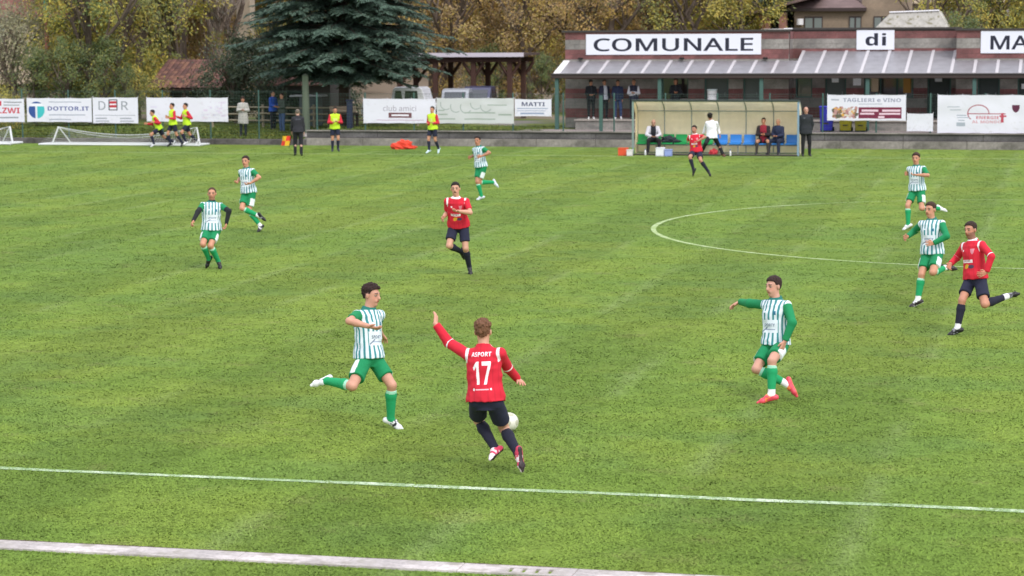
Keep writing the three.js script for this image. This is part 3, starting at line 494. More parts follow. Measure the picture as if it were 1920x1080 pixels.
bin(-9.24, 0.52, 1.0, 0x2f2fb4, 'tall blue wheelie bin beside the burgundy banner'); bin(-8.5, 0.5, 0.78, 0xa8a01c, 'yellow wheelie bin next to the blue one'); bin(-7.92, 0.46, 0.76, 0x9a9420, 'second yellow bin, the one beside a green post');
{
  const b = thing('water_dispenser', 'white cylindrical dispenser on a stand behind the dugout roof', 'dispenser', [-14.0, PLAT_Y, -92.4]);
  part('stand', [box(-0.3, 0.3, 0.6, 0.66, -0.2, 0.2), ...[[-0.26, -0.16], [0.26, -0.16], [-0.26, 0.16], [0.26, 0.16]].map(([x, z]) => rod([x, 0, z], [x, 0.6, z], 0.02))], M.white, b); part('drum', new THREE.CylinderGeometry(0.19, 0.19, 0.5, 24).translate(0, 0.91, 0), M.white, b); part('lid', new THREE.CylinderGeometry(0.21, 0.21, 0.05, 24).translate(0, 1.19, 0), std(0xc9d6da, 0.4), b); part('tap', rod([0, 0.75, 0.19], [0, 0.75, 0.26], 0.018), M.steel, b);
}
// ---------------------------------------------------------------- goal frames leaning by the wall
function goalFrame(x0, x1, r, label) {
  const g = thing('training_goal', label, 'goal', [0, 0, 0], 0, 'goal frames laid by the far wall'), m = std(0xd6d9dc, 0.45), zf = -88.15, zb = -89.3, H = 0.72;
  part('base_bar', rod([x0, r, zf], [x1, r, zf], r), m, g); part('base_bar', rod([x0, r, zb], [x1, r, zb], r), m, g);
  for (const [x, s] of [[x0, 1], [x1, -1]]) { part('side_bar', rod([x, r, zf], [x, r, zb], r), m, g); part('upright', rod([x + s * 0.25, r, -88.9], [x + s * 0.45, H, -89.1], r * 0.9), m, g); part('strut', rod([x + s * 0.45, H, -89.1], [x + s * 0.9, r, zb], r * 0.6), m, g); }
  const sagPts = (z, dep) => Array.from({ length: 17 }, (_, i) => { const t = i / 16, x = lerp(x0 + 0.45, x1 - 0.45, t); return [x, H - dep * 4 * t * (1 - t), z]; });
  part('rope', tube(sagPts(-89.1, 0.32), 0.014, 5, 40), m, g); part('rope', tube(sagPts(-88.95, 0.42), 0.01, 5, 40), m, g);
  const lines = [], A = sagPts(-89.1, 0.32); for (let i = 0; i <= 64; i++) { const t = i / 64, x = lerp(x0 + 0.45, x1 - 0.45, t), y = H - 0.32 * 4 * t * (1 - t); lines.push(rod([x, y, -89.1], [lerp(x0, x1, t), 0.04, zf], 0.0035, 0.0035, 3)); }
  for (let j = 1; j < 8; j++) { const s = j / 8; lines.push(tube(A.map(([x, y, z], i) => [lerp(x, lerp(x0, x1, i / 16), s), lerp(y, 0.04, s), lerp(z, zf, s)]), 0.0035, 3, 32)); }
  const nt = part('net', lines, std(0xc9ccc4, 0.8), g); nt.userData.kind = 'stuff';
}
goalFrame(-41.3, -34.3, 0.04, 'long low white goal frame with sagging net behind the bibbed runners'); goalFrame(-48.4, -42.6, 0.05, 'white goal frame cut by the frame edge under the red-lettered banner');
// ---------------------------------------------------------------- rail fence, kiosk, pole, log trestle behind the mesh fence
{
  const wood = mottled('rail_wood', [0.60, 0.56, 0.47], 0.3, 1.5), f = thing('rail_fence', 'weathered wooden rail fence behind the spectators', 'fence');
  for (let x = -36; x < -26; x += 2.3) part('post', rod([x, 0.3, -94.2], [x, 1.5, -94.2], 0.06, 0.055, 8), wood, f);
  const R = rng(2); for (let x = -36; x < -28; x += 2.3) for (const y of [0.82, 1.1, 1.36]) part('rail', rod([x - 0.1, y + (R() - 0.5) * 0.1, -94.12], [x + 2.4, y + (R() - 0.5) * 0.1, -94.12], 0.04, 0.035, 7), wood, f);
  const k = thing('kiosk_cabinet', 'small grey cabinet with a pale flat lid behind the fence', 'cabinet', [-32.0, 0.45, -95.6]); part('body', rbox(-0.42, 0.42, 0, 1.35, -0.35, 0.35, 0.02), std(0x5b6365, 0.6), k); part('lid', rbox(-0.8, 0.6, 1.352, 1.41, -0.5, 0.5, 0.01), std(0xb9bcc0, 0.5), k); part('door', rbox(-0.3, 0.32, 0.1, 1.22, 0.352, 0.37, 0.005), std(0x4d5658, 0.55), k);
  const p = thing('grey_pole', 'thick grey-green pole rising behind the linesman', 'pole', [-30.55, 0.3, -90.6]); part('shaft', new THREE.CylinderGeometry(0.13, 0.17, 2.5, 16).translate(0, 1.25, 0), std(0x5d6858, 0.85), p); part('collar', new THREE.CylinderGeometry(0.18, 0.19, 0.16, 16).translate(0, 0.08, 0), CONCRETE, p); part('top_cap', new THREE.ConeGeometry(0.15, 0.1, 16).translate(0, 2.551, 0), std(0x4c5649, 0.8), p);
  const b = thing('navy_post', 'short dark navy post beside the conifer trunk', 'post', [-28.85, 0.55, -91.2]); part('shaft', rbox(-0.11, 0.11, 0, 1.18, -0.09, 0.09, 0.02), std(0x1e2740, 0.6), b); part('head', rbox(-0.14, 0.14, 1.182, 1.25, -0.12, 0.12, 0.015), std(0x18203a, 0.6), b);
  const t = thing('log_trestle', 'dark timber trestle behind the bibbed standing player', 'trestle', [-29.7, 0.5, -93]); part('top', box(-0.55, 0.55, 0.62, 0.7, -0.4, 0.4), M.darkwood, t); for (const [x, z] of [[-0.5, -0.33], [0.5, -0.33], [-0.5, 0.33], [0.5, 0.33]]) part('leg', box(x - 0.05, x + 0.05, 0, 0.62, z - 0.05, z + 0.05), M.darkwood, t);
  for (let i = 0; i < 5; i++) { const l = thing('split_log', ['pale log lying at the front of the trestle', 'pale log lying second on the trestle', 'pale log lying at the back of the trestle', 'pale log on top of the trestle pile, nearer the pitch', 'pale log on top of the trestle pile, further back'][i], 'log', [-29.7, 0.5 + (i < 3 ? 0.78 : 0.9), -93 + (i < 3 ? (1 - i) * 0.2 : (3.5 - i) * 0.2)], 0, 'logs on the trestle'); part('bark', rod([-0.5 - i * 0.02, 0, 0], [0.48, 0, 0], 0.085, 0.075, 10), std(0xa08c78, 0.9), l); part('cut_end', rod([0.48, 0, 0], [0.485, 0, 0], 0.07, 0.07, 10), std(0xd2bfa4, 0.9), l); }
}
// ---------------------------------------------------------------- timber shelter
{
  const s = thing('timber_shelter', 'open dark timber shelter with pale roof edge behind the parked cars', 'shelter', [0, 0.55, 0]), z0 = -105.2, z1 = -102.5;
  const roofP = [[-30.65, 2.4], [-28.9, 2.92], [-24.1, 2.92], [-24.1, 3.02], [-28.93, 3.02], [-30.65, 2.5]]; part('roof', prism(roofP, z0 - 0.4, z1 + 0.4), std(0x4a3b38, 0.8), s);
  part('roof_edge', [prism([[-28.95, 2.86], [-24.05, 2.86], [-24.05, 3.05], [-28.95, 3.05]], z1 + 0.402, z1 + 0.44), prism([[-30.7, 2.36], [-28.95, 2.87], [-28.95, 3.05], [-30.7, 2.53]], z1 + 0.402, z1 + 0.44)], std(0xcfc8d2, 0.55), s);
  for (const z of [z0, z1]) {
    part('beam', rbox(-28.9, -24.3, 2.62, 2.82, z - 0.09, z + 0.09, 0.02), M.brown, s);
    part('sloping_beam', prism([[-30.4, 2.17], [-28.92, 2.6], [-28.92, 2.78], [-30.4, 2.35]], z - 0.08, z + 0.08), M.brown, s);
    for (const [x, top] of [[-30.0, 2.27], [-28.3, 2.618], [-26.5, 2.618], [-24.8, 2.618]]) { part('post', rbox(x - 0.11, x + 0.11, 0, top, z - 0.11, z + 0.11, 0.02), M.brown, s); for (const e of x < -29 ? [1] : [-1, 1]) part('brace', rod([x + e * 0.08, top - 0.62, z], [x + e * 0.48, top - 0.02, z], 0.075, 0.075, 4), M.brown, s); }
  }
  for (const x of [-28.3, -26.5, -24.8]) part('cross_beam', box(x - 0.07, x + 0.07, 2.66, 2.8, z0 + 0.11, z1 - 0.11), M.darkwood, s);
}
// ---------------------------------------------------------------- parked cars behind the banners
function car(x, z, turn, L, H, col, label, van, W = 1.7) {
  const c = thing('parked_car', label, 'car', [x, 0.55, z], turn, 'cars parked behind the banners'), paint = new THREE.MeshPhysicalMaterial({ color: col, roughness: 0.35, clearcoat: 0.7, clearcoatRoughness: 0.15 }), h = L / 2, gl = new THREE.MeshPhysicalMaterial({ color: 0x2b3138, roughness: 0.08, clearcoat: 1 });
  const prof = (pts, wd) => { const s = new THREE.Shape(pts.map((q) => new THREE.Vector2(...q))), g = new THREE.ExtrudeGeometry(s, { depth: wd - 0.1, bevelEnabled: true, bevelSize: 0.05, bevelThickness: 0.05, bevelSegments: 3 }); g.translate(0, 0, -(wd - 0.1) / 2); return g; };
  part('body', prof([[-h + 0.05, 0.32], [h - 0.05, 0.32], [h - 0.03, 0.6], [h * 0.9, 0.78], [h * 0.45, 0.88], [-h + 0.1, 0.92], [-h + 0.02, 0.6]], W), paint, c);
  const cab = van ? [[-0.74, 0.92], [-0.64, H - 0.1], [-0.55, H - 0.03], [0.5, H - 0.03], [0.6, H - 0.1], [0.76, 0.92]] : [[-h * 0.9, 0.93], [-h * 0.62, H - 0.08], [-h * 0.4, H - 0.03], [h * 0.05, H - 0.03], [h * 0.48, 0.93]];
  part('cabin', prof(cab, W - 0.16), paint, c);
  for (const s of [-1, 1]) for (const [a, b] of van ? [[-0.57 / h, -0.3 / h], [-0.12 / h, 0.42 / h]] : [[-0.6, -0.26], [-0.2, 0.12]]) { const zq = s * (W / 2 - 0.075); const g = prism([[h * a - (van ? 0.05 : 0), 0.97], [h * (a + (van ? 0 : 0.06)), H - 0.14], [h * b, H - 0.14], [h * b + (van ? 0.05 : h * 0.1), 0.97]], zq - 0.006, zq + 0.006); part('window', g, gl, c); }
  { const gw = W - 0.42, pl = (x0, y0, x1, y1) => { const a = Math.atan2(x1 - x0, y1 - y0), L = Math.hypot(x1 - x0, y1 - y0), b = new THREE.BoxGeometry(0.012, L * 0.78, gw); b.rotateZ(-a); b.translate((x0 + x1) / 2, (y0 + y1) / 2, 0); return b; }; if (!van) part('windscreen', pl(cab[cab.length - 1][0] + 0.052, 0.93, cab[cab.length - 2][0] + 0.052, H - 0.02), gl, c); if (!van) part('rear_window', pl(cab[0][0] - 0.052, 0.95, cab[1][0] - 0.052, H - 0.06), gl, c); }
  for (const sx of [-0.62, 0.62]) for (const s of [-1, 1]) { const w = part('wheel', new THREE.CylinderGeometry(0.31, 0.31, 0.2, 24).rotateX(Math.PI / 2).translate(sx * h, 0.31, s * (W / 2 - 0.08)), M.dark, c); part('rim', new THREE.CylinderGeometry(0.19, 0.19, 0.21, 12).rotateX(Math.PI / 2).translate(sx * h, 0.31, s * (W / 2 - 0.08)), M.steel, w); }
  for (const s of [-1, 1]) part('headlight', rbox(h - 0.06, h + 0.025, 0.62, 0.74, s * 0.62 - 0.13, s * 0.62 + 0.13, 0.02), M.glass, c);
}
car(-28.3, -98.6, 0.04, 4.2, 1.58, 0xe4e6ea, 'white pick-up cab above the brown-boxed banner', true); car(-26.35, -99.2, 1.72, 3.5, 1.5, 0xa4a9b0, 'silver car behind the pale grey-green banner', false, 1.35); car(-25.75, -101, 1.66, 3.6, 1.56, 0x3a3c5c, 'dark blue car beyond the silver car', false, 1.4);
// ---------------------------------------------------------------- tiled shed, houses beyond
function tiledRoof(parent, x0, x1, y0, y1, z0, z1, rows, cols, mat, seed) { // rows of pantiles from eave (z0,y0) up to ridge (z1,y1)
  const R = rng(seed), len = Math.hypot(y1 - y0, z1 - z0) / rows, ang = Math.atan2(y1 - y0, Math.abs(z1 - z0)), w = (x1 - x0) / cols;
  const tg = new THREE.CylinderGeometry(w * 0.5, w * 0.5, len * 1.12, 6, 1, true, -Math.PI / 2, Math.PI); tg.rotateX(-Math.PI / 2); tg.rotateY(0); tg.scale(1, 0.45, 1);
  for (let r = 0; r < rows; r++) for (let c = 0; c < cols; c++) { const t = (r + 0.5) / rows, m = part('roof_tile', tg, mat[Math.floor(R() * mat.length)], parent); m.position.set(x0 + (c + 0.5) * w, lerp(y0, y1, t) + 0.02 + R() * 0.012, lerp(z0, z1, t)); m.rotation.x = (z1 < z0 ? 1 : -1) * (ang - 0.05); }
}
const TILES = [0x7a564c, 0x6b4c44, 0x84604f, 0x604540].map((c) => std(c, 0.9));
{
  const s = thing('tiled_shed', 'small open shed with a red pantile roof', 'shed');
  const roof = part('roof', prism([[0, 0], [2.7, 1.25], [2.7, 1.19], [0, -0.06]], 0, 3.6).rotateY(Math.PI / 2).translate(-41.2, 2.02, -99.4), M.darkwood, s); tiledRoof(roof, -41.2, -37.6, 2.03, 3.27, -99.4, -102.1, 12, 15, TILES, 5);
  for (const x of [-41, -39.4, -37.8]) for (const z of [-99.6, -102]) part('post', box(x - 0.07, x + 0.07, 0.4, z < -100 ? 3.1 : 1.98, z - 0.07, z + 0.07), M.darkwood, s); part('back_wall', box(-41.1, -37.7, 0.4, 3.1, -102.3, -102.2), std(0x4a4038, 0.95), s); part('brace', rod([-39.4, 1.2, -99.6], [-38.2, 1.95, -99.6], 0.05, 0.05, 5), M.darkwood, s);
  const h = thing('low_hut', 'low hut with a pinkish roof under the dark conifer', 'hut', [-33.6, 0.5, -99.5]); part('wall', box(-1.7, 1.7, 0, 1.75, -1.5, 1.5), std(0x54514c, 0.9), h); part('roof', prism([[-1.95, 1.72], [0, 2.25], [1.95, 1.72], [1.95, 1.78], [0, 2.32], [-1.95, 1.78]], -1.7, 1.7).rotateY(Math.PI / 2), std(0x8f6a60, 0.9), h); part('door', box(-0.3, 0.4, 0, 1.5, 1.502, 1.53), M.dark, h); part('window', box(0.7, 1.2, 0.8, 1.3, 1.502, 1.53), M.dark, h);
}
function hipRoof(parent, x0, x1, z0, z1, y, h, over, mat) {
  const a = x0 - over, b = x1 + over, c = z0 - over, d = z1 + over, zm = (c + d) / 2, run = (d - c) / 2, r0 = a + Math.min(run, (b - a) / 2 - 0.1), r1 = b - Math.min(run, (b - a) / 2 - 0.1), Y = y + h;
  const P = [[a, y, d], [b, y, d], [b, y, c], [a, y, c], [r0, Y, zm], [r1, Y, zm]], F = [[0, 1, 5], [0, 5, 4], [1, 2, 5], [2, 3, 4], [2, 4, 5], [3, 0, 4], [0, 2, 1], [0, 3, 2]], pos = []; for (const f of F) for (const i of f) pos.push(...P[i]);
  const g = new THREE.BufferGeometry(); g.setAttribute('position', new THREE.Float32BufferAttribute(pos, 3)); g.computeVertexNormals(); metric(g);
  const r = part('roof', g, mat, parent); part('fascia', [box(a, b, y - 0.16, y - 0.002, d - 0.05, d), box(a, a + 0.05, y - 0.16, y - 0.002, c, d - 0.051), box(b - 0.05, b, y - 0.16, y - 0.002, c, d - 0.051)], M.fascia, r); return r;
}
function houseWindow(h, x0, x1, y0, y1, z) { const w = part('window', [box(x0, x1, y0, y1, z, z + 0.06)], M.fascia, h); const n = 2; for (let k = 0; k < n; k++) part('pane', box(lerp(x0, x1, k / n) + 0.05, lerp(x0, x1, (k + 1) / n) - 0.04, y0 + 0.07, y1 - 0.07, z + 0.062, z + 0.075), std(0x77807c, 0.15), w); part('sill', box(x0 - 0.1, x1 + 0.1, y0 - 0.08, y0 - 0.002, z, z + 0.14), M.plaster, w); return w; }
const ROOF_BROWN = mottled('roof_brown', [0.44, 0.37, 0.36], 0.25, 1.2);
{
  const h = thing('brick_house', 'brick house with brown hip roof rising behind the club house', 'house'), y = 0.8;
  const brick = mottled('house_brick', [0.62, 0.45, 0.40], 0.2, 1.5), tan = mottled('house_tan', [0.56, 0.50, 0.43], 0.2, 1.9);
  part('wall', box(-13.4, -8.0, y, 5.62, -121, -115.4), tan, h); part('porch_wall', [box(-15.1, -14.55, y, 5.3, -115.4, -114.9), box(-14.1, -13.75, y, 5.4, -115.4, -114.9)], brick, h); part('porch_back', box(-15.3, -13.42, y, 5.2, -119, -118.8), brick, h); part('rail', box(-15.0, -13.5, 4.55, 4.62, -114.95, -114.88), M.white, h);
  hipRoof(h, -13.4, -10.2, -121, -115.4, 5.62, 1.3, 0.35, ROOF_BROWN);
  part('porch_roof', prism([[-15.8, 5.22], [-12.0, 6.2], [-12.0, 6.32], [-15.8, 5.34]], -119, -114.4), ROOF_BROWN, h); houseWindow(h, -12.9, -12.0, 4.2, 5.2, -115.4); houseWindow(h, -10.7, -10.1, 4.3, 5.2, -115.4); houseWindow(h, -9.5, -8.7, 4.2, 5.2, -115.4); part('wall_lamp', new THREE.CylinderGeometry(0.18, 0.18, 0.3, 14).translate(-13.1, 4.95, -115.2), M.white, h); part('chimney', rbox(-9.9, -9.4, 5.62, 7.4, -119, -118.5, 0.02), brick, h);
  part('upper_wall', box(-10.1, -8.0, 5.62, 6.6, -121, -115.6), tan, h);
  const v = thing('pale_villa', 'pale upper storey with balcony far behind the brick house', 'house'); part('wall', box(-9.5, -3.5, 1.5, 9, -136, -130), mottled('villa', [0.68, 0.66, 0.69], 0.1, 3), v); part('balcony', box(-9.7, -3.4, 5.95, 6.1, -130, -128.8), M.plaster, v); for (let x = -9.6; x < -3.4; x += 0.3) part('baluster', rod([x, 6.1, -128.9], [x, 6.9, -128.9], 0.02, 0.02, 5), M.fascia, v); part('hand_rail', box(-9.7, -3.4, 6.9, 6.95, -128.93, -128.87), M.fascia, v); houseWindow(v, -8.8, -7.9, 6.2, 7.8, -130); houseWindow(v, -6.5, -5.5, 6.2, 7.8, -130); hipRoof(v, -9.5, -3.5, -136, -130, 9.0, 1.6, 0.5, ROOF_BROWN);
  const p = thing('pale_canopy', 'pale sheeted lean-to roof streaked with dirt above the parapet', 'lean-to'), sheet = mottled('sheet', [0.80, 0.79, 0.76], 0.18, 0.9, [0.52, 0.50, 0.38]); const tp = prism([[-8.7, 4.5], [-7.9, 5.28], [-5.8, 5.36], [-5.3, 4.55]], -107.5, -105); part('sheet', metric(tp), sheet, p); part('ridge_bar', rod([-7.95, 5.31, -104.98], [-5.75, 5.38, -104.98], 0.035), M.white, p); for (const x of [-8.6, -5.4]) part('post', box(x - 0.06, x + 0.06, 0.5, 4.5, -106.3, -106.18), M.steel, p);
  const l = thing('hill_house', 'house with a red-brown roof among the trees at the frame corner', 'house'); part('wall', box(-70, -61.2, 1.5, 5.55, -138, -131), M.plaster, l); hipRoof(l, -70, -61.2, -138, -131, 5.55, 2.2, 0.5, mottled('roof_red', [0.50, 0.34, 0.30], 0.25, 1.4)); houseWindow(l, -64.5, -63.4, 4.0, 5.1, -131); part('chimney', rbox(-66, -65.4, 6.2, 8.6, -134.8, -134.2, 0.02), M.plaster, l);
  const c = thing('pale_column', 'pale beige upright column between bare trees and the dark conifer', 'tower', [-44.2, 1.0, -121]); part('shaft', rbox(-0.42, 0.42, 0, 9, -0.4, 0.4, 0.05), mottled('column', [0.66, 0.61, 0.54], 0.15, 1.6), c); part('cap', rbox(-0.5, 0.5, 9.002, 9.2, -0.5, 0.5, 0.03), M.plaster, c);
  const g = thing('green_mast', 'thin green and red mast among the yellow trees', 'mast', [-56.5, 1.2, -122]); part('lower_shaft', new THREE.CylinderGeometry(0.11, 0.13, 4.3, 10).translate(0, 2.15, 0), std(0x8a5548, 0.8), g); part('upper_shaft', new THREE.CylinderGeometry(0.12, 0.14, 5, 10).translate(0, 6.8, 0), std(0x4f8f7c, 0.7), g);
}
// ---------------------------------------------------------------- trees
function leafMesh(points, size, pal, seed, droop = 0.3) { // points: [x,y,z,scale]; each leaf is a small bent rhomb
  const R = rng(seed), n = points.length, pos = new Float32Array(n * 18), col = new Float32Array(n * 18); let k = 0;
  const a = new THREE.Vector3(), b = new THREE.Vector3(), c = new THREE.Vector3();
  for (const [x, y, z, s = 1] of points) {
    const ro = Math.hypot(x, z) || 1; c.set(x / ro * 0.75 + (R() - 0.5) * 1.3, 0.6 + (R() - 0.5) * 1.3, z / ro * 0.75 + (R() - 0.5) * 1.3).normalize(); a.set(R() - 0.5, R() - 0.5 - droop, R() - 0.5); a.addScaledVector(c, -a.dot(c)).normalize(); b.crossVectors(c, a);
    const L = size * s * (0.6 + 0.8 * R()), W = L * (0.35 + 0.2 * R()), f = (R() - 0.5) * L * 0.5, p = [[x - a.x * L / 2, y - a.y * L / 2, z - a.z * L / 2], [x + b.x * W / 2 + c.x * f, y + b.y * W / 2 + c.y * f, z + b.z * W / 2 + c.z * f], [x + a.x * L / 2, y + a.y * L / 2, z + a.z * L / 2], [x - b.x * W / 2 + c.x * f, y - b.y * W / 2 + c.y * f, z - b.z * W / 2 + c.z * f]];
    const cl = pal[Math.floor(R() * pal.length)], q = 0.75 + 0.5 * R();
    for (const i of [0, 1, 2, 0, 2, 3]) { pos.set(p[i], k); col[k] = cl[0] * q; col[k + 1] = cl[1] * q; col[k + 2] = cl[2] * q; k += 3; }
  }
  const g = new THREE.BufferGeometry(); g.setAttribute('position', new THREE.BufferAttribute(pos, 3)); g.setAttribute('color', new THREE.BufferAttribute(col, 3)); g.computeVertexNormals(); return g;
}
const LEAF = new THREE.MeshPhysicalMaterial({ vertexColors: true, roughness: 0.8, transmission: 0.35, thickness: 0, side: THREE.DoubleSide });
const BARK = mottled('bark', [0.38, 0.33, 0.29], 0.4, 0.8), BARK_DARK = mottled('bark_dark', [0.27, 0.22, 0.19], 0.4, 0.8);
function branching(seed, H, r0, spread, levels) { // limbs as [from, to, r1, r2]
  const R = rng(seed), limbs = [], tips = [];
  const grow = (p, d, L, r, lv) => {
    const n = 3; let q = p.clone(), dir = d.clone();
    for (let i = 0; i < n; i++) { dir.add(new THREE.Vector3((R() - 0.5) * 0.3, 0.05, (R() - 0.5) * 0.3)).normalize(); const e = q.clone().addScaledVector(dir, L / n); limbs.push([q.toArray(), e.toArray(), r * (1 - i / n * 0.4), r * (1 - (i + 1) / n * 0.4)]); q = e; if (lv > 0 && (i > 0 || lv < levels)) for (let b = 0; b < (lv === levels ? 3 : 2); b++) { const t = R() * 6.283, s = spread * (0.6 + R() * 0.6), v = new THREE.Vector3(Math.cos(t) * s, 0.45 + R() * 0.5, Math.sin(t) * s).addScaledVector(dir, 0.3).normalize(); grow(q.clone(), v, L * (0.5 + R() * 0.2), r * 0.5, lv - 1); } }
    tips.push(q);
  };
  grow(new THREE.Vector3(0, -0.3, 0), new THREE.Vector3(0, 1, 0), H * 0.55, r0, levels); return [limbs, tips];
}
function leafyTree(name, seed, H, rx, low, nLeaf, size, pal) { // crown from `low` up to H
  const R = rng(seed), t = new THREE.Group(), [limbs, tips] = branching(seed + 1, H, H * 0.022, 0.9, 2);
  part('trunk', limbs.map(([a, b, r, s]) => rod(a, b, r, s, 6)), BARK, t);
  const pts = [], nC = 46, C = []; for (let i = 0; i < nC; i++) { const a = R() * 6.283, u = R(), h = low + (H - low) * u, rr = rx * Math.sqrt(R()) * Math.sqrt(Math.max(0.12, 1 - Math.pow((u - 0.4) / 0.62, 2))); C.push([Math.cos(a) * rr, h, Math.sin(a) * rr, 0.5 + R() * 0.6, Math.floor(R() * pal.length)]); }
  const byTone = pal.map(() => []); for (let i = 0; i < nLeaf; i++) { const c = C[Math.floor(R() * nC)], g = () => (R() + R() + R() - 1.5) * 0.9; byTone[R() < 0.7 ? c[4] : Math.floor(R() * pal.length)].push([c[0] + g() * c[3] * rx * 0.33, Math.max(low * 0.7, c[1] + g() * c[3] * 0.8), c[2] + g() * c[3] * rx * 0.33]); }
  const cr = part('crown', mergeGeometries(byTone.filter((l) => l.length).map((l, i) => leafMesh(l, size, [pal[i], pal[i], pal[(i + 1) % pal.length]], seed + 5 + i))), LEAF, t); cr.userData.kind = 'stuff'; return t;
}
function bareTree(seed, H, twigs, pal) {
  const t = new THREE.Group(), [limbs, tips] = branching(seed, H, H * 0.018, 0.55, 3), R = rng(seed + 3);
  part('trunk', limbs.filter((l) => l[2] > 0.02).map(([a, b, r, s]) => rod(a, b, r, s, 5)), BARK, t);
  const pos = [], col = []; for (let i = 0; i < twigs; i++) { // fine twigs
    const l = limbs[Math.floor(R() * limbs.length)], u = R(), p = new THREE.Vector3(...l[0]).lerp(new THREE.Vector3(...l[1]), u); p.x += (R() - 0.5) * 0.5; p.z += (R() - 0.5) * 0.5; if (p.y < 0.25 * H && R() < 0.5) p.y += R() * 2;
    const d = new THREE.Vector3(R() - 0.5, 0.2 + R() * 0.8, R() - 0.5).normalize(), L = 0.35 + R() * 0.8, w = 0.007 + R() * 0.01, s = new THREE.Vector3(R() - 0.5, 0, R() - 0.5).cross(d).normalize().multiplyScalar(w), c = pal[Math.floor(R() * pal.length)];
    const e = p.clone().addScaledVector(d, L); for (const v of [p.clone().sub(s), p.clone().add(s), e]) { pos.push(v.x, v.y, v.z); col.push(...c); }
  }
  const g = new THREE.BufferGeometry(); g.setAttribute('position', new THREE.Float32BufferAttribute(pos, 3)); g.setAttribute('color', new THREE.Float32BufferAttribute(col, 3)); g.computeVertexNormals();
  const cr = part('crown', g, LEAF, t); cr.userData.kind = 'stuff'; return t;
}
const P_OLIVE = [[0.383, 0.335, 0.064], [0.511, 0.398, 0.064], [0.272, 0.287, 0.064], [0.550, 0.479, 0.071], [0.206, 0.239, 0.064]], P_GREEN = [[0.115, 0.173, 0.046], [0.150, 0.196, 0.046], [0.092, 0.138, 0.046], [0.230, 0.230, 0.046]], P_OCHRE = [[0.488, 0.316, 0.102], [0.540, 0.389, 0.086], [0.374, 0.258, 0.114], [0.431, 0.345, 0.086], [0.287, 0.215, 0.114]], P_DARK = [[0.037, 0.067, 0.030], [0.050, 0.084, 0.034], [0.067, 0.092, 0.034]], P_TWIG = [[0.530, 0.421, 0.359], [0.437, 0.343, 0.296], [0.550, 0.515, 0.468]], P_PALE = [[0.320, 0.304, 0.160], [0.272, 0.272, 0.160], [0.240, 0.224, 0.144]];
const KIND = {
  olive: [leafyTree('olive', 11, 8.5, 2.6, 1.2, 8600, 0.155, P_OLIVE), leafyTree('olive', 12, 9.5, 2.4, 0.8, 8600, 0.155, [...P_OLIVE.slice(1, 4), ...P_GREEN.slice(0, 2)])],
  green: [leafyTree('green', 21, 6.5, 2.3, 0.5, 6000, 0.18, P_GREEN)], ochre: [leafyTree('ochre', 31, 9, 2.7, 1.0, 8200, 0.155, P_OCHRE), leafyTree('ochre', 32, 10, 2.5, 1.6, 7200, 0.155, [...P_OCHRE.slice(0, 3), [0.14, 0.135, 0.03]])],
  dark: [leafyTree('dark', 41, 4.2, 2.0, 0.2, 7000, 0.15, P_DARK)], bare: [bareTree(51, 11, 9000, P_TWIG), bareTree(57, 12.5, 9000, P_TWIG)], pale: [leafyTree('pale', 61, 6.5, 1.9, 1.0, 2600, 0.16, P_PALE)], shrub: [leafyTree('shrub', 71, 2.2, 1.3, 0.1, 3000, 0.13, P_OLIVE)],
};
const CAT = { olive: ['olive_tree', 'tree'], green: ['green_tree', 'tree'], ochre: ['autumn_tree', 'tree'], dark: ['dark_bush', 'bush'], bare: ['bare_tree', 'tree'], pale: ['pale_tree', 'tree'], shrub: ['shrub', 'shrub'] }; // crown colours: olive-yellow, green, ochre ...
CAT.olive[0] = 'yellowing_tree';
const treeR = rng(321);
function plant(kind, x, z, s, label, group) {
  const K = KIND[kind], o = K[Math.floor(treeR() * K.length)].clone(); o.name = numbered(CAT[kind][0]); o.position.set(x, land(x, z) - 0.05, z); o.rotation.y = treeR() * 6.28; o.scale.set(s * (0.92 + treeR() * 0.2), s, s * (0.92 + treeR() * 0.2)); scene.add(o); tag(o, label, CAT[kind][1], group); return o;
}
const G1 = 'yellowing trees behind the far banners', G2 = 'bare trees on the hill', G3 = 'autumn woods behind the shelter', G4 = 'dark bushes behind the fence', G5 = 'trees behind the club house';
[[-43.9, -98.5, 1], [-42.6, -96.3, 0.95], [-41.9, -98.2, 0.9], [-43.2, -103, 1.05], [-41.8, -104.5, 1.1]].forEach(([x, z, s], i) => plant('olive', x, z, s, ['yellowing tree beside the roof of the hill house', 'yellowing tree standing closest behind the DOTTOR.IT banner', 'yellowing tree beside the tiled shed', 'taller yellowing tree further back among the yellowing trees', 'tallest yellowing tree, next to the bare woods'][i], G1));
[[-44.4, -94.6, 0.55], [-42.9, -94.3, 0.6], [-41.4, -94.8, 0.6], [-40.3, -95.2, 0.42]].forEach(([x, z, s], i) => plant('green', x, z, s, ['green bush behind the start of the turquoise emblem banner', 'green bush behind the DOTTOR.IT lettering', 'green bush behind the boxed red emblem', 'green bush in front of the tiled shed corner'][i], G4));
[[-45.7, -95.6, 0.8], [-47, -97.5, 0.9]].forEach(([x, z, s], i) => plant('pale', x, z, s, ['thin pale grey-green tree beside the yellowing trees, nearer the fence', 'thin pale tree furthest out at the frame edge'][i], 'pale thin trees')); plant('shrub', -45.1, -92.6, 0.75, 'low yellow shrub behind the red-lettered banner');
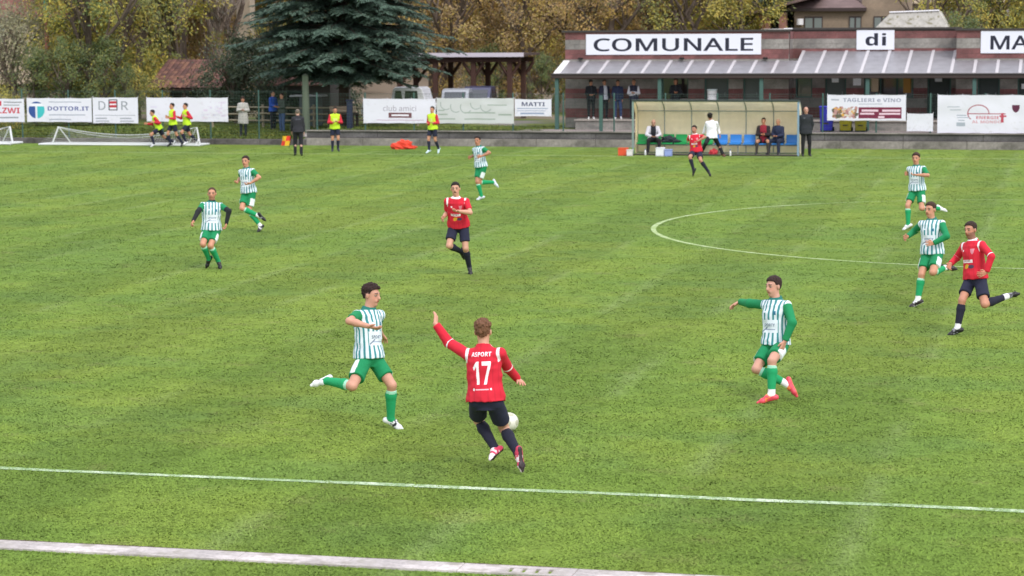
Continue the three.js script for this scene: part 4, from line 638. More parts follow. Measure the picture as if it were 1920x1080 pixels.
for (const [x, z, s] of [[-45.3, -112, 1], [-44, -110.5, 0.95], [-42.8, -112.5, 1], [-41.4, -111, 0.95], [-47.4, -118, 1.1], [-46, -117, 1.1], [-44.4, -118.5, 1.1], [-50.5, -126, 1.2], [-48.6, -125, 1.2], [-46.6, -127, 1.2], [-48, -111, 1], [-51, -117, 1.1], [-54, -122, 1.2]]) plant('bare', x, z, s, 'leafless grey-brown tree on the slope behind the shed', G2);
plant('dark', -36.1, -97.4, 0.9, 'dark bush beside the lower corner of the tiled shed', G4); plant('dark', -34.7, -98.4, 1.0, 'dark bush touching the outer conifer branches', G4); plant('olive', -35.6, -99.8, 0.5, 'small green-yellow tree rising beside the dark conifer'); plant('dark', -33.6, -102.5, 1.0, 'dark bush under the conifer branches');
for (const [x, z, s] of [[-31, -113, 1], [-28.5, -116, 1.1], [-26, -112, 0.95], [-23.8, -114.5, 1.05], [-21.8, -110.5, 0.95], [-29.5, -121, 1.2], [-25, -122, 1.15], [-21, -119, 1.1], [-33, -119, 1.1], [-19.3, -113, 1.0]]) plant('ochre', x, z, s, 'ochre autumn tree behind the timber shelter', G3);
[[-27.5, -109.5, 0.5], [-24.7, -109, 0.45], [-22.4, -107.5, 0.5]].forEach(([x, z, s], i) => plant('green', x, z, s, ['low green bush seen through the shelter above the white car', 'low green bush seen through the shelter beside its last post', 'low green bush between the shelter and the club house'][i], 'low bushes beyond the shelter'));
for (const [x, z, s] of [[-17.6, -110, 0.95], [-15.9, -113, 1.0], [-18.3, -117, 1.1], [-14.2, -124, 1.2], [-16.2, -121, 1.15], [-12.5, -129, 1.2]]) plant('olive', x, z, s, 'olive and brown tree above the COMUNALE parapet', G5);
for (const [x, z, s] of [[-6.3, -109.5, 0.8], [-4.6, -108, 0.85], [-2.9, -110, 0.95], [-1.2, -108.5, 0.9], [0.8, -111, 1], [-3.8, -114, 1.05]]) plant('olive', x, z, s, 'olive-yellow tree above the MA sign', G5); plant('green', -4.9, -106.2, 0.72, 'dark green tree beside the pale lean-to'); plant('dark', -15.2, -118, 1.5, 'dark evergreen beside the brick house porch');
// the far wooded hill, one mass
{
  const R = rng(99), N = 420, kinds = [['olive', 0], ['ochre', 0], ['ochre', 1], ['bare', 0], ['bare', 1]];
  kinds.forEach(([k, v], ki) => {
    const src = KIND[k][v].children.find((c) => c.name === 'crown'), n = 36, m = new THREE.InstancedMesh(src.geometry, LEAF, n), Mx = new THREE.Matrix4(), Q = new THREE.Quaternion(), up = new THREE.Vector3(0, 1, 0);
    m.name = numbered('forest'); lit(m); tag(m, 'mixed autumn wood covering the far hill', 'forest', null, 'stuff');
    for (let i = 0; i < n; i++) { const z = -130 - R() * 60, x = z * (-0.06 + R() * 0.6), s = 1.1 + R() * 0.6; Mx.compose(new THREE.Vector3(x, land(x, z) - 0.3, z), Q.setFromAxisAngle(up, R() * 6.28), new THREE.Vector3(s, s, s)); m.setMatrixAt(i, Mx); }
    scene.add(m);
  });
}
// the big blue-green conifer
{
  const t = thing('conifer', 'large dark blue-green conifer with drooping branches', 'tree', [-30.0, 0.45, -94.0]), R = rng(1234), limbs = [], pts = [], pos = [], col = [], pal = [[0.055, 0.1, 0.072], [0.065, 0.118, 0.084], [0.085, 0.14, 0.1], [0.04, 0.075, 0.054], [0.1, 0.155, 0.11]];
  const a = new THREE.Vector3(), b = new THREE.Vector3(), UPV = new THREE.Vector3(0, 1, 0);
  const needle = (p, d, L, w, c) => { b.crossVectors(d, UPV).normalize(); const q = 0.7 + R() * 0.6, roll = (R() - 0.5) * 1.4, n = b.clone().applyAxisAngle(d, roll).multiplyScalar(w), e = p.clone().addScaledVector(d, L), m = p.clone().addScaledVector(d, L * 0.45); for (const v of [p, m.clone().add(n), e, p, e, m.clone().sub(n)]) { pos.push(v.x, v.y, v.z); col.push(c[0] * q, c[1] * q, c[2] * q); } };
  const spray = (p, dir, L, tone) => { const n = 9; for (let i = 0; i < n; i++) { const f = i / n, q = p.clone().addScaledVector(dir, L * f); q.y -= L * 0.28 * f * f; for (const s of [-1, 1]) { const side = new THREE.Vector3().crossVectors(dir, UPV).normalize().multiplyScalar(s); const d = dir.clone().multiplyScalar(0.7).addScaledVector(side, 0.75).add(new THREE.Vector3(0, -0.25 - R() * 0.35, 0)).normalize(); needle(q, d, L * 0.36 * (1.1 - f * 0.6), 0.02 + 0.012 * R(), tone()); } needle(q, dir.clone().add(new THREE.Vector3((R() - 0.5) * 0.4, -0.2, (R() - 0.5) * 0.4)).normalize(), L * 0.3, 0.022, tone()); } };
  for (let h = 2.3; h < 16; h += h < 6.6 ? 0.27 : 0.7) {
    const reach = (h < 2.9 ? 3.4 + (h - 2.3) * 1.2 : 4.2) * Math.pow(1 - Math.max(0, h - 3.2) / 14.5, 0.85) * (0.85 + 0.3 * R()), n = h < 6.6 ? 11 : 7, o = R() * 6.28;
    for (let i = 0; i < n; i++) {
      const an = o + i / n * 6.283 + (R() - 0.5) * 0.4, L = reach * (0.75 + 0.35 * R()), dx = Math.cos(an), dz = Math.sin(an), tw = R() * 0.12 - 0.04, hj = h + (R() - 0.5) * 0.34, P = (u) => new THREE.Vector3(dx * L * u, hj + L * (tw * u + 0.1 * u - 0.2 * u * u) + 0.05 * Math.sin(u * 9 + i), dz * L * u);
      for (let u = 0; u < 1; u += 0.25) limbs.push(rod(P(u).toArray(), P(u + 0.25).toArray(), 0.05 * (1.05 - u), 0.05 * (0.82 - u * 0.8), 5));
      const bt = R(), tone = () => pal[Math.min(4, Math.floor((R() * 0.6 + bt * 0.4) * 5))];
      for (let u = 0.22; u <= 1.001; u += h < 6.6 ? 0.055 : 0.12) { const p = P(u), out = new THREE.Vector3(dx, -0.1, dz); for (const s of [-1, 1]) { const d = out.clone().multiplyScalar(0.75).add(new THREE.Vector3(-dz * s, 0.02, dx * s).multiplyScalar(0.5 + R() * 0.6)).add(new THREE.Vector3(0, (R() - 0.55) * 0.35, 0)).normalize(); spray(p, d, (0.3 + 0.42 * Math.sin(Math.PI * Math.min(1, u * 0.9 + 0.05))) * (0.8 + 0.5 * R()), tone); } }
    }
  }
  const g = new THREE.BufferGeometry(); g.setAttribute('position', new THREE.Float32BufferAttribute(pos, 3)); g.setAttribute('color', new THREE.Float32BufferAttribute(col, 3)); g.computeVertexNormals();
  part('trunk', [rod([0, -0.2, 0], [0.05, 5, 0], 0.24, 0.19, 12), rod([0.05, 5, 0], [0, 17, 0], 0.19, 0.03, 10)], BARK_DARK, t); part('limb', limbs, BARK_DARK, t); const cr = part('crown', g, new THREE.MeshStandardMaterial({ vertexColors: true, roughness: 0.75, side: THREE.DoubleSide }), t); cr.userData.kind = 'stuff';
}
// ---------------------------------------------------------------- people: bodies meshed from joint skeletons
// surface nets over a signed distance field, skipping blocks far from the surface
function netMesh(f, lo, hi, cell) {
  const n = [0, 1, 2].map((k) => Math.ceil((hi[k] - lo[k]) / cell) + 1), [nx, ny, nz] = n, V = new Float32Array(nx * ny * nz), B = 6, rad = B * cell * 0.87 * 1.35 + cell * 2;
  for (let bz = 0; bz < nz; bz += B) for (let by = 0; by < ny; by += B) for (let bx = 0; bx < nx; bx += B) {
    const d = f(lo[0] + (bx + B / 2) * cell, lo[1] + (by + B / 2) * cell, lo[2] + (bz + B / 2) * cell), far = Math.abs(d) > rad;
    for (let k = bz; k < Math.min(nz, bz + B); k++) for (let j = by; j < Math.min(ny, by + B); j++) for (let i = bx; i < Math.min(nx, bx + B); i++) V[(k * ny + j) * nx + i] = far ? d : f(lo[0] + i * cell, lo[1] + j * cell, lo[2] + k * cell);
  }
  const id = new Int32Array(nx * ny * nz).fill(-1), pos = [], idx = [], at = (i, j, k) => V[(k * ny + j) * nx + i];
  for (let k = 0; k < nz - 1; k++) for (let j = 0; j < ny - 1; j++) for (let i = 0; i < nx - 1; i++) {
    let m = 0, x = 0, y = 0, z = 0, c = 0; const v = [at(i, j, k), at(i + 1, j, k), at(i, j + 1, k), at(i + 1, j + 1, k), at(i, j, k + 1), at(i + 1, j, k + 1), at(i, j + 1, k + 1), at(i + 1, j + 1, k + 1)];
    for (let e = 0; e < 8; e++) if (v[e] < 0) m++; if (m === 0 || m === 8) continue;
    for (let a = 0; a < 8; a++) for (let s = 1; s < 8; s <<= 1) { const b = a | s; if (b === a) continue; if ((v[a] < 0) !== (v[b] < 0)) { const t = v[a] / (v[a] - v[b]); x += (a & 1) + (s === 1 ? t : 0); y += ((a >> 1) & 1) + (s === 2 ? t : 0); z += ((a >> 2) & 1) + (s === 4 ? t : 0); c++; } }
    id[(k * ny + j) * nx + i] = pos.length / 3; pos.push(lo[0] + (i + x / c) * cell, lo[1] + (j + y / c) * cell, lo[2] + (k + z / c) * cell);
  }
  const I = (i, j, k) => id[(k * ny + j) * nx + i], quad = (a, b, c, d, fl) => { if (a < 0 || b < 0 || c < 0 || d < 0) return; if (fl) idx.push(a, b, c, a, c, d); else idx.push(a, c, b, a, d, c); };
  for (let k = 1; k < nz - 1; k++) for (let j = 1; j < ny - 1; j++) for (let i = 1; i < nx - 1; i++) {
    const s = at(i, j, k) < 0;
    if (s !== at(i + 1, j, k) < 0) quad(I(i, j - 1, k - 1), I(i, j, k - 1), I(i, j, k), I(i, j - 1, k), s);
    if (s !== at(i, j + 1, k) < 0) quad(I(i - 1, j, k - 1), I(i - 1, j, k), I(i, j, k), I(i, j, k - 1), s);
    if (s !== at(i, j, k + 1) < 0) quad(I(i - 1, j - 1, k), I(i, j - 1, k), I(i, j, k), I(i - 1, j, k), s);
  }
  const g = new THREE.BufferGeometry(); g.setAttribute('position', new THREE.Float32BufferAttribute(pos, 3)); g.setIndex(idx); g.computeVertexNormals(); return g;
}
const smin = (a, b, k) => { const h = Math.max(k - Math.abs(a - b), 0) / k; return Math.min(a, b) - h * h * k * 0.25; }, smax = (a, b, k) => -smin(-a, -b, k);
// tapered capsule
function cone(a, b, r1, r2) {
  const ax = a[0], ay = a[1], az = a[2], dx = b[0] - ax, dy = b[1] - ay, dz = b[2] - az, L2 = dx * dx + dy * dy + dz * dz || 1e-9;
  return (x, y, z) => { const px = x - ax, py = y - ay, pz = z - az, t = clamp((px * dx + py * dy + pz * dz) / L2), qx = px - dx * t, qy = py - dy * t, qz = pz - dz * t; return Math.sqrt(qx * qx + qy * qy + qz * qz) - (r1 + (r2 - r1) * t); };
}
function ell(c, r) { const m = Math.min(...r); return (x, y, z) => { const a = (x - c[0]) / r[0], b = (y - c[1]) / r[1], d = (z - c[2]) / r[2]; return (Math.sqrt(a * a + b * b + d * d) - 1) * m; }; }
const union = (list, k) => (x, y, z) => { let d = 9; for (const f of list) d = smin(d, f(x, y, z), k); return d; };
const add = (a, b, s = 1) => [a[0] + b[0] * s, a[1] + b[1] * s, a[2] + b[2] * s], sub = (a, b) => [a[0] - b[0], a[1] - b[1], a[2] - b[2]], dot = (a, b) => a[0] * b[0] + a[1] * b[1] + a[2] * b[2], len = (a) => Math.hypot(...a), nrm = (a) => { const l = len(a) || 1; return [a[0] / l, a[1] / l, a[2] / l]; }, crs = (a, b) => [a[1] * b[2] - a[2] * b[1], a[2] * b[0] - a[0] * b[2], a[0] * b[1] - a[1] * b[0]], mix3 = (a, b, t) => [lerp(a[0], b[0], t), lerp(a[1], b[1], t), lerp(a[2], b[2], t)];
const curve = (tab) => (v) => { if (v <= tab[0][0]) return tab[0][1]; for (let i = 1; i < tab.length; i++) if (v < tab[i][0]) { const t = (v - tab[i - 1][0]) / (tab[i][0] - tab[i - 1][0]); return lerp(tab[i - 1][1], tab[i][1], t * t * (3 - 2 * t)); } return tab[tab.length - 1][1]; };
const TW = curve([[-0.2, 0.1], [-0.08, 0.158], [0.05, 0.162], [0.35, 0.138], [0.7, 0.168], [0.85, 0.165], [0.95, 0.11], [1.03, 0.05]]), TD = curve([[-0.2, 0.085], [-0.05, 0.112], [0.05, 0.108], [0.35, 0.09], [0.68, 0.115], [0.85, 0.098], [0.96, 0.07], [1.03, 0.05]]);
const SW = curve([[-0.9, 0.205], [-0.2, 0.198], [0.02, 0.188], [0.35, 0.165], [0.7, 0.176], [0.84, 0.165], [0.93, 0.11], [1.03, 0.05]]), SD = curve([[-0.9, 0.16], [-0.2, 0.152], [0.02, 0.138], [0.35, 0.115], [0.68, 0.125], [0.85, 0.105], [0.95, 0.075], [1.03, 0.05]]);
function paint(g, fn) { const p = g.attributes.position, c = new Float32Array(p.count * 3); for (let i = 0; i < p.count; i++) c.set(fn(p.getX(i), p.getY(i), p.getZ(i)), i * 3); g.setAttribute('color', new THREE.BufferAttribute(c, 3)); return g; }
const LIN = (hex) => new THREE.Color(hex).toArray();
const SKIN_M = new THREE.MeshPhysicalMaterial({ vertexColors: true, roughness: 0.55, sheen: 0.15 }), CLOTH_M = new THREE.MeshStandardMaterial({ vertexColors: true, roughness: 0.9 }), BOOT_M = new THREE.MeshStandardMaterial({ vertexColors: true, roughness: 0.45 });
const FAB_BUMP = dataTex(128, 0.05, (u, v) => { const a = tile2(u, v, 30, 2, 3); return [a, a, a]; }, false);
// shirt prints: [front | back | sleeve] side by side. Front and back cover 0.64 m by 0.92 m, the sleeve runs shoulder to wrist downwards.
function kit(draw) { return new THREE.MeshStandardMaterial({ roughness: 0.88, map: canvasTex(1280, 704, (c, W, H) => { c.save(); draw(c); c.restore(); }) }); }
const PX = 512 / 0.64, FX = (x) => 256 + x * PX, VY = (y) => 704 - (y * 0.925 + 0.28) * (704 / 0.92); // metres on the panel to pixels
function textC(c, s, x, y, px, col, wMax, wt = 'bold') { c.fillStyle = col; c.font = `${wt} ${px}px sans-serif`; c.textAlign = 'center'; c.textBaseline = 'alphabetic'; c.fillText(s, x, y, wMax); }
function greenKit(c) {
  c.fillStyle = '#dce6ed'; c.fillRect(0, 0, 1024, 704); for (const o of [0, 512]) { c.fillStyle = '#3d878c'; for (let k = -4; k <= 4; k++) c.fillRect(o + FX(k * 0.062 - 0.0125), 0, 0.025 * PX, 704); }
  c.fillStyle = '#dce6ed'; c.fillRect(FX(-0.125), VY(0.29), 0.25 * PX, 0.15 * PX * 0.95); textC(c, 'SPORTY', FX(0), VY(0.205), 38, '#5a6a86', 150); c.fillStyle = '#8f9bb4'; c.fillRect(FX(-0.08), VY(0.175), 0.17 * PX, 8); c.fillStyle = '#7d8a9c'; c.beginPath(); c.moveTo(FX(-0.12), VY(0.15)); c.lineTo(FX(-0.03), VY(0.21)); c.lineTo(FX(-0.03), VY(0.19)); c.lineTo(FX(-0.12), VY(0.13)); c.fill();
  c.fillStyle = '#2e6f8a'; c.fillRect(FX(0.06), VY(0.4), 30, 34); c.fillStyle = '#dce6ed'; c.fillRect(FX(-0.1), VY(0.4), 40, 16); c.fillStyle = '#dce6ed'; c.fillRect(512 + FX(-0.13), VY(0.36), 0.26 * PX, 0.25 * PX); textC(c, '8', 512 + FX(0), VY(0.14), 210, '#2f7d80', 200);
  c.fillStyle = '#1d6e62'; c.fillRect(0, 0, 1024, VY(0.54)); c.fillStyle = '#11824f'; c.fillRect(1024, 0, 256, 704); c.fillStyle = '#dce6ed'; c.fillRect(1024, 0, 256, 24); c.fillRect(1060, 190, 60, 12); c.fillRect(1060, 225, 60, 12);
}
function redKit(number) { return (c) => {
  c.fillStyle = '#cf1f36'; c.fillRect(0, 0, 1280, 704); c.fillStyle = '#c41c33'; for (let k = 0; k < 20; k++) c.fillRect(k * 54, 0, 12, 704);
  c.fillStyle = '#f0e6ea'; c.fillRect(FX(-0.105), VY(0.42), 26, 20); c.fillStyle = '#d98a9a'; c.beginPath(); c.moveTo(FX(0.05), VY(0.43)); c.lineTo(FX(0.115), VY(0.43)); c.lineTo(FX(0.105), VY(0.37)); c.lineTo(FX(0.0825), VY(0.345)); c.lineTo(FX(0.06), VY(0.37)); c.fill();
  c.fillStyle = '#efe3e8'; c.fillRect(FX(-0.12), VY(0.27), 0.2 * PX, 34); textC(c, 'SPORT', FX(-0.02), VY(0.235), 32, '#7a2232', 140); c.fillStyle = '#d6a32e'; c.beginPath(); c.ellipse(FX(-0.03), VY(0.17), 34, 24, -0.4, 0, 7); c.fill(); c.fillStyle = '#4a3a52'; c.beginPath(); c.ellipse(FX(0.05), VY(0.165), 38, 20, 0, 0, 7); c.fill();
  c.fillStyle = '#f1eaee'; for (const o of [0, 512]) { c.fillRect(o + FX(-0.07), 0, 0, 0); for (const s of [-1, 1]) { c.beginPath(); c.moveTo(o + FX(s * 0.15), 0); c.lineTo(o + FX(s * 0.185), 0); c.quadraticCurveTo(o + FX(s * 0.178), VY(0.45), o + FX(s * 0.2), VY(0.39)); c.lineTo(o + FX(s * 0.176), VY(0.385)); c.quadraticCurveTo(o + FX(s * 0.15), VY(0.44), o + FX(s * 0.15), VY(0.5)); c.fill(); } }
  if (number) { c.font = 'bold 100px sans-serif'; c.fillStyle = '#f3eef2'; c.textAlign = 'center'; c.save(); c.translate(512 + FX(0.005), VY(0.155)); c.scale(1.25, 1.95); c.font = 'bold 122px sans-serif'; c.fillText(number, 0, 0); c.restore(); textC(c, 'ASPORT', 512 + FX(0), VY(0.45), 46, '#f3eef2', 175); c.fillStyle = '#eab9c4'; c.fillRect(512 + FX(-0.06), VY(0.11), 0.13 * PX, 9); c.fillStyle = '#f3eef2'; c.fillRect(512 + FX(-0.095), VY(0.118), 18, 18); c.fillRect(512 + FX(0.085), VY(0.118), 14, 16); }
  c.fillStyle = '#f1eaee'; c.fillRect(0, 0, 512, VY(0.55)); c.fillRect(1024, 330, 256, 22);
}; }
const plain = (body, sleeve, extra) => (c) => { c.fillStyle = body; c.fillRect(0, 0, 1024, 704); c.fillStyle = sleeve ?? body; c.fillRect(1024, 0, 256, 704); if (extra) extra(c); };
const zip = (col) => (c) => { c.fillStyle = col; c.fillRect(FX(0) - 4, 0, 8, 704); };
const SHIRT = {
  green: kit(greenKit), red17: kit(redKit('17')), red: kit(redKit('9')), bib: kit(plain('#bfe62f', '#c42a3c', (c) => { c.fillStyle = '#d6ee7a'; c.fillRect(FX(-0.09), VY(0.38), 0.18 * PX, 90); })), black: kit(plain('#23242a', '#23242a', (c) => { c.fillStyle = '#5b5e6a'; c.fillRect(512 + FX(-0.1), VY(0.44), 0.2 * PX, 10); })),
  coat: kit(plain('#b9b8b2', '#b4b3ad', zip('#8f8e88'))), blue: kit(plain('#2a55b8', '#2a55b8', zip('#1d3a7c'))), olive: kit(plain('#3a443d', '#3a443d', zip('#272e29'))), dark: kit(plain('#1d1f26', '#1d1f26', zip('#4a4d58'))), vestwhite: kit(plain('#d7dbe8', '#2d3047', (c) => { c.fillStyle = '#2d3047'; c.fillRect(0, 0, FX(-0.07), 704); c.fillRect(FX(0.1), 0, 140, 704); c.fillRect(512, 0, 512, 704); })),
  navy: kit(plain('#262f4c', '#262f4c', zip('#39456c'))), vestdark: kit(plain('#2b2c40', '#d9d9e2', zip('#4d4e66'))), white: kit(plain('#eceaf1', '#eceaf1')), coach: kit(plain('#24252f', '#cfcdd8', (c) => { c.fillStyle = '#cfcdd8'; c.fillRect(0, 0, FX(-0.1), 704); c.fillRect(FX(0.1), 0, 160, 704); c.fillRect(512, 0, 512, 704); })), redblack: kit(plain('#8c2234', '#2a2328', (c) => { c.fillStyle = '#2a2328'; c.fillRect(0, 0, FX(-0.12), 704); c.fillRect(FX(0.12), 0, 140, 704); })), charcoal: kit(plain('#23272c', '#23272c', (c) => { c.fillStyle = '#8d929c'; c.fillRect(FX(-0.11), VY(0.44), 40, 12); })),
};
const POSES = {
  kicker: { b: [-7.851, 0.0, -25.428], h: 1.78, f: [0.879, 0.476], hf: [0.968, 0.249], j: [0.0,0.841,0.0,-0.018,1.382,-0.061,0.012,1.542,-0.089,0.071,1.298,-0.211,-0.034,1.137,-0.421,-0.034,1.008,-0.635,-0.034,0.92,-0.781,0.031,0.811,-0.087,0.302,0.527,0.095,0.259,0.118,0.009,0.424,0.03,-0.023,-0.102,1.328,0.104,-0.111,1.298,0.387,0.132,1.246,0.414,0.297,1.21,0.432,-0.029,0.811,0.093,-0.066,0.555,0.441,-0.433,0.575,0.237,-0.593,0.499,0.304] },
  seventeen: { b: [-5.859, 0.0, -23.081], h: 1.76, f: [0.042, -0.999], hf: [-0.097, -0.995], j: [0.0,0.773,0.0,-0.035,1.307,-0.063,-0.046,1.468,-0.082,-0.208,1.226,-0.061,-0.442,1.326,-0.183,-0.585,1.527,-0.169,-0.602,1.643,-0.289,-0.092,0.743,-0.0,-0.169,0.491,-0.338,0.067,0.237,-0.109,0.011,0.181,0.061,0.147,1.251,-0.049,0.173,1.066,-0.261,0.237,0.921,-0.45,0.317,0.9,-0.305,0.096,0.743,0.007,0.126,0.421,-0.273,0.343,0.213,0.013,0.373,0.03,0.043] },
  chaser: { b: [-3.53, 0.0, -28.686], h: 1.78, f: [-0.565, 0.825], hf: [-0.662, 0.75], j: [0.0,0.679,0.0,-0.005,1.22,-0.063,-0.041,1.381,-0.076,0.144,1.164,0.046,0.232,0.97,0.235,0.146,0.739,0.278,0.09,0.582,0.307,0.079,0.649,0.057,0.013,0.522,0.466,0.018,0.107,0.532,-0.163,0.06,0.563,-0.153,1.138,-0.155,-0.377,1.131,-0.332,-0.527,1.125,-0.531,-0.673,1.043,-0.501,-0.078,0.649,-0.05,-0.212,0.379,0.261,0.169,0.202,0.243,0.246,0.03,0.262] },
  mid_green: { b: [-2.19, 0.0, -38.899], h: 1.8, f: [-0.414, 0.91], hf: [-0.521, 0.853], j: [0.0,0.874,0.0,-0.018,1.423,-0.043,-0.043,1.587,-0.053,0.15,1.364,0.037,0.244,1.174,0.234,0.024,1.051,0.257,-0.084,1.059,0.39,0.088,0.843,0.042,0.035,0.584,0.391,0.214,0.628,0.008,0.402,0.59,0.003,-0.182,1.341,-0.112,-0.316,1.207,-0.329,-0.424,1.125,-0.115,-0.511,1.1,0.031,-0.086,0.843,-0.037,-0.154,0.531,0.262,-0.206,0.113,0.314,-0.378,0.03,0.335] },
  far_green: { b: [-3.386, 0.0, -53.746], h: 1.8, f: [-0.414, 0.91], hf: [-0.198, 0.98], j: [0.0,0.905,0.0,-0.029,1.454,-0.029,-0.041,1.621,-0.037,0.14,1.397,0.05,0.253,1.256,0.274,0.001,1.264,0.29,-0.164,1.268,0.338,0.089,0.875,0.041,0.119,0.496,0.259,0.493,0.485,0.058,0.655,0.382,0.058,-0.191,1.371,-0.1,-0.146,1.19,-0.32,-0.229,1.253,-0.09,-0.329,1.285,0.046,-0.086,0.875,-0.038,-0.197,0.551,0.235,-0.178,0.128,0.269,-0.342,0.03,0.289] },
  beard_red: { b: [-1.344, 0.0, -35.399], h: 1.8, f: [-0.662, 0.75], hf: [-0.565, 0.825], j: [0.0,0.846,0.0,-0.048,1.393,-0.047,-0.087,1.555,-0.059,0.094,1.345,0.079,0.24,1.193,0.275,0.169,0.952,0.302,0.047,0.915,0.417,0.075,0.816,0.066,0.153,0.473,0.328,0.464,0.57,0.056,0.654,0.6,0.049,-0.177,1.301,-0.16,-0.29,1.108,-0.342,-0.382,1.03,-0.12,-0.421,0.937,0.02,-0.069,0.816,-0.061,-0.182,0.521,0.242,-0.241,0.104,0.298,-0.418,0.03,0.317] },
  black_sleeve: { b: [-16.28, 0.0, -42.418], h: 1.74, f: [0.432, 0.902], hf: [0.235, 0.972], j: [0.0,0.759,0.0,0.005,1.29,-0.042,0.005,1.451,-0.053,0.163,1.214,-0.112,0.384,1.122,0.031,0.338,0.885,0.068,0.307,0.723,0.094,0.084,0.729,-0.038,0.083,0.462,0.29,0.149,0.137,0.048,0.224,0.048,0.193,-0.155,1.229,0.039,-0.154,1.125,0.297,-0.187,0.962,0.477,-0.209,0.851,0.599,-0.084,0.729,0.042,-0.031,0.5,0.394,-0.02,0.193,0.122,-0.094,0.029,0.169] },
  left_green: { b: [-18.441, 0.0, -50.488], h: 1.78, f: [-0.365, 0.931], hf: [-0.025, 1.0], j: [0.0,0.912,0.0,-0.051,1.454,-0.014,-0.071,1.618,-0.016,0.122,1.402,0.053,0.333,1.26,0.183,0.136,1.129,0.264,0.006,1.084,0.363,0.091,0.882,0.035,0.044,0.466,0.143,0.298,0.137,0.081,0.234,0.03,0.224,-0.211,1.367,-0.078,-0.303,1.224,-0.306,-0.296,1.139,-0.071,-0.301,1.101,0.094,-0.086,0.882,-0.034,-0.09,0.545,0.238,0.274,0.37,0.122,0.366,0.227,0.038] },
  middle_green: { b: [-15.621, 0.0, -61.171], h: 1.76, f: [-0.521, 0.853], hf: [-0.198, 0.98], j: [0.0,0.911,0.0,-0.065,1.446,-0.01,-0.096,1.606,-0.01,0.094,1.397,0.084,0.303,1.29,0.24,0.082,1.197,0.301,-0.023,1.182,0.432,0.084,0.881,0.05,-0.038,0.475,0.108,0.315,0.469,-0.11,0.404,0.303,-0.12,-0.207,1.357,-0.102,-0.263,1.198,-0.327,-0.307,1.152,-0.089,-0.391,1.13,0.056,-0.077,0.881,-0.048,-0.073,0.496,0.137,0.028,0.098,0.071,-0.141,0.03,0.12] },
  middle_red: { b: [-11.213, 0.0, -42.166], h: 1.8, f: [0.097, 0.995], hf: [0.149, 0.989], j: [0.0,0.947,0.0,0.011,1.466,0.184,-0.009,1.631,0.178,0.191,1.401,0.143,0.312,1.197,0.308,0.098,1.235,0.438,0.037,1.246,0.598,0.095,0.918,-0.019,0.159,0.502,0.101,0.173,0.136,-0.114,0.232,0.03,0.035,-0.171,1.397,0.177,-0.222,1.158,0.024,-0.229,1.097,0.269,-0.234,1.055,0.436,-0.096,0.918,-0.001,-0.124,0.562,0.252,0.016,0.418,-0.122,0.002,0.246,-0.207] },
  dugout_red: { b: [-11.448, 0.0, -72.265], h: 1.74, f: [-0.025, 1.0], hf: [-0.283, 0.959], j: [0.0,0.776,0.0,-0.045,1.306,-0.016,-0.07,1.466,-0.018,0.136,1.253,-0.01,0.318,1.241,0.201,0.109,1.12,0.24,-0.033,1.037,0.266,0.095,0.747,0.003,0.19,0.51,0.341,0.421,0.174,0.291,0.487,0.029,0.387,-0.214,1.223,-0.018,-0.314,1.115,-0.254,-0.135,1.158,-0.093,-0.013,1.186,0.016,-0.09,0.747,-0.001,-0.139,0.611,0.397,-0.021,0.218,0.402,-0.091,0.047,0.424] },
  bib_front: { b: [-35.84, 0.0, -87.759], h: 1.7, f: [-0.878, 0.478], hf: [-0.878, 0.478], j: [0.0,0.74,0.0,-0.186,1.215,0.101,-0.233,1.364,0.127,-0.08,1.154,0.239,0.103,0.955,0.21,-0.118,0.988,0.293,-0.269,1.011,0.349,0.043,0.711,0.08,-0.261,0.496,0.259,-0.155,0.113,0.201,-0.295,0.051,0.298,-0.244,1.154,-0.063,-0.319,0.894,-0.085,-0.501,0.917,0.068,-0.625,0.933,0.171,-0.043,0.711,-0.08,0.135,0.355,-0.191,0.453,0.184,-0.365,0.364,0.029,-0.337] },
  bib_middle: { b: [-35.105, 0.0, -87.422], h: 1.74, f: [-0.662, 0.75], hf: [-0.662, 0.75], j: [0.0,0.949,0.0,-0.018,1.481,0.021,-0.021,1.643,0.024,0.116,1.413,0.135,0.16,1.149,0.211,-0.069,1.172,0.292,-0.225,1.188,0.347,0.07,0.92,0.061,0.136,0.506,0.006,0.299,0.177,-0.179,0.239,0.029,-0.083,-0.148,1.413,-0.098,-0.125,1.159,-0.21,-0.234,1.216,0.001,-0.309,1.256,0.145,-0.07,0.92,-0.061,-0.204,0.542,0.072,-0.135,0.145,-0.006,-0.264,0.081,0.112] },
  bib_rear: { b: [-34.865, 0.0, -88.325], h: 1.78, f: [-0.7, 0.714], hf: [-0.7, 0.714], j: [0.0,0.904,0.0,-0.033,1.447,0.034,-0.038,1.612,0.039,0.1,1.377,0.156,0.242,1.135,0.107,0.058,1.222,0.252,-0.067,1.282,0.351,0.068,0.874,0.066,-0.131,0.558,0.286,0.001,0.183,0.152,-0.108,0.109,0.289,-0.158,1.377,-0.096,-0.27,1.117,-0.065,-0.38,1.197,0.145,-0.455,1.251,0.288,-0.068,0.874,-0.066,0.028,0.468,-0.182,0.25,0.193,-0.409,0.169,0.03,-0.354] },
  bib_standing: { b: [-27.532, 0.0, -85.116], h: 1.7, f: [0.4, 0.917], hf: [0.4, 0.917], j: [0.0,0.924,0.0,0.022,1.442,0.05,0.044,1.589,0.102,0.177,1.375,-0.025,0.253,1.115,-0.045,0.178,1.141,0.181,0.127,1.159,0.334,0.083,0.896,-0.036,0.142,0.495,0.048,0.095,0.111,-0.058,0.194,0.055,0.084,-0.139,1.375,0.112,-0.205,1.115,0.155,0.012,1.124,0.254,0.16,1.13,0.321,-0.083,0.896,0.036,-0.086,0.483,0.06,-0.105,0.085,0.016,-0.069,0.029,0.185] },
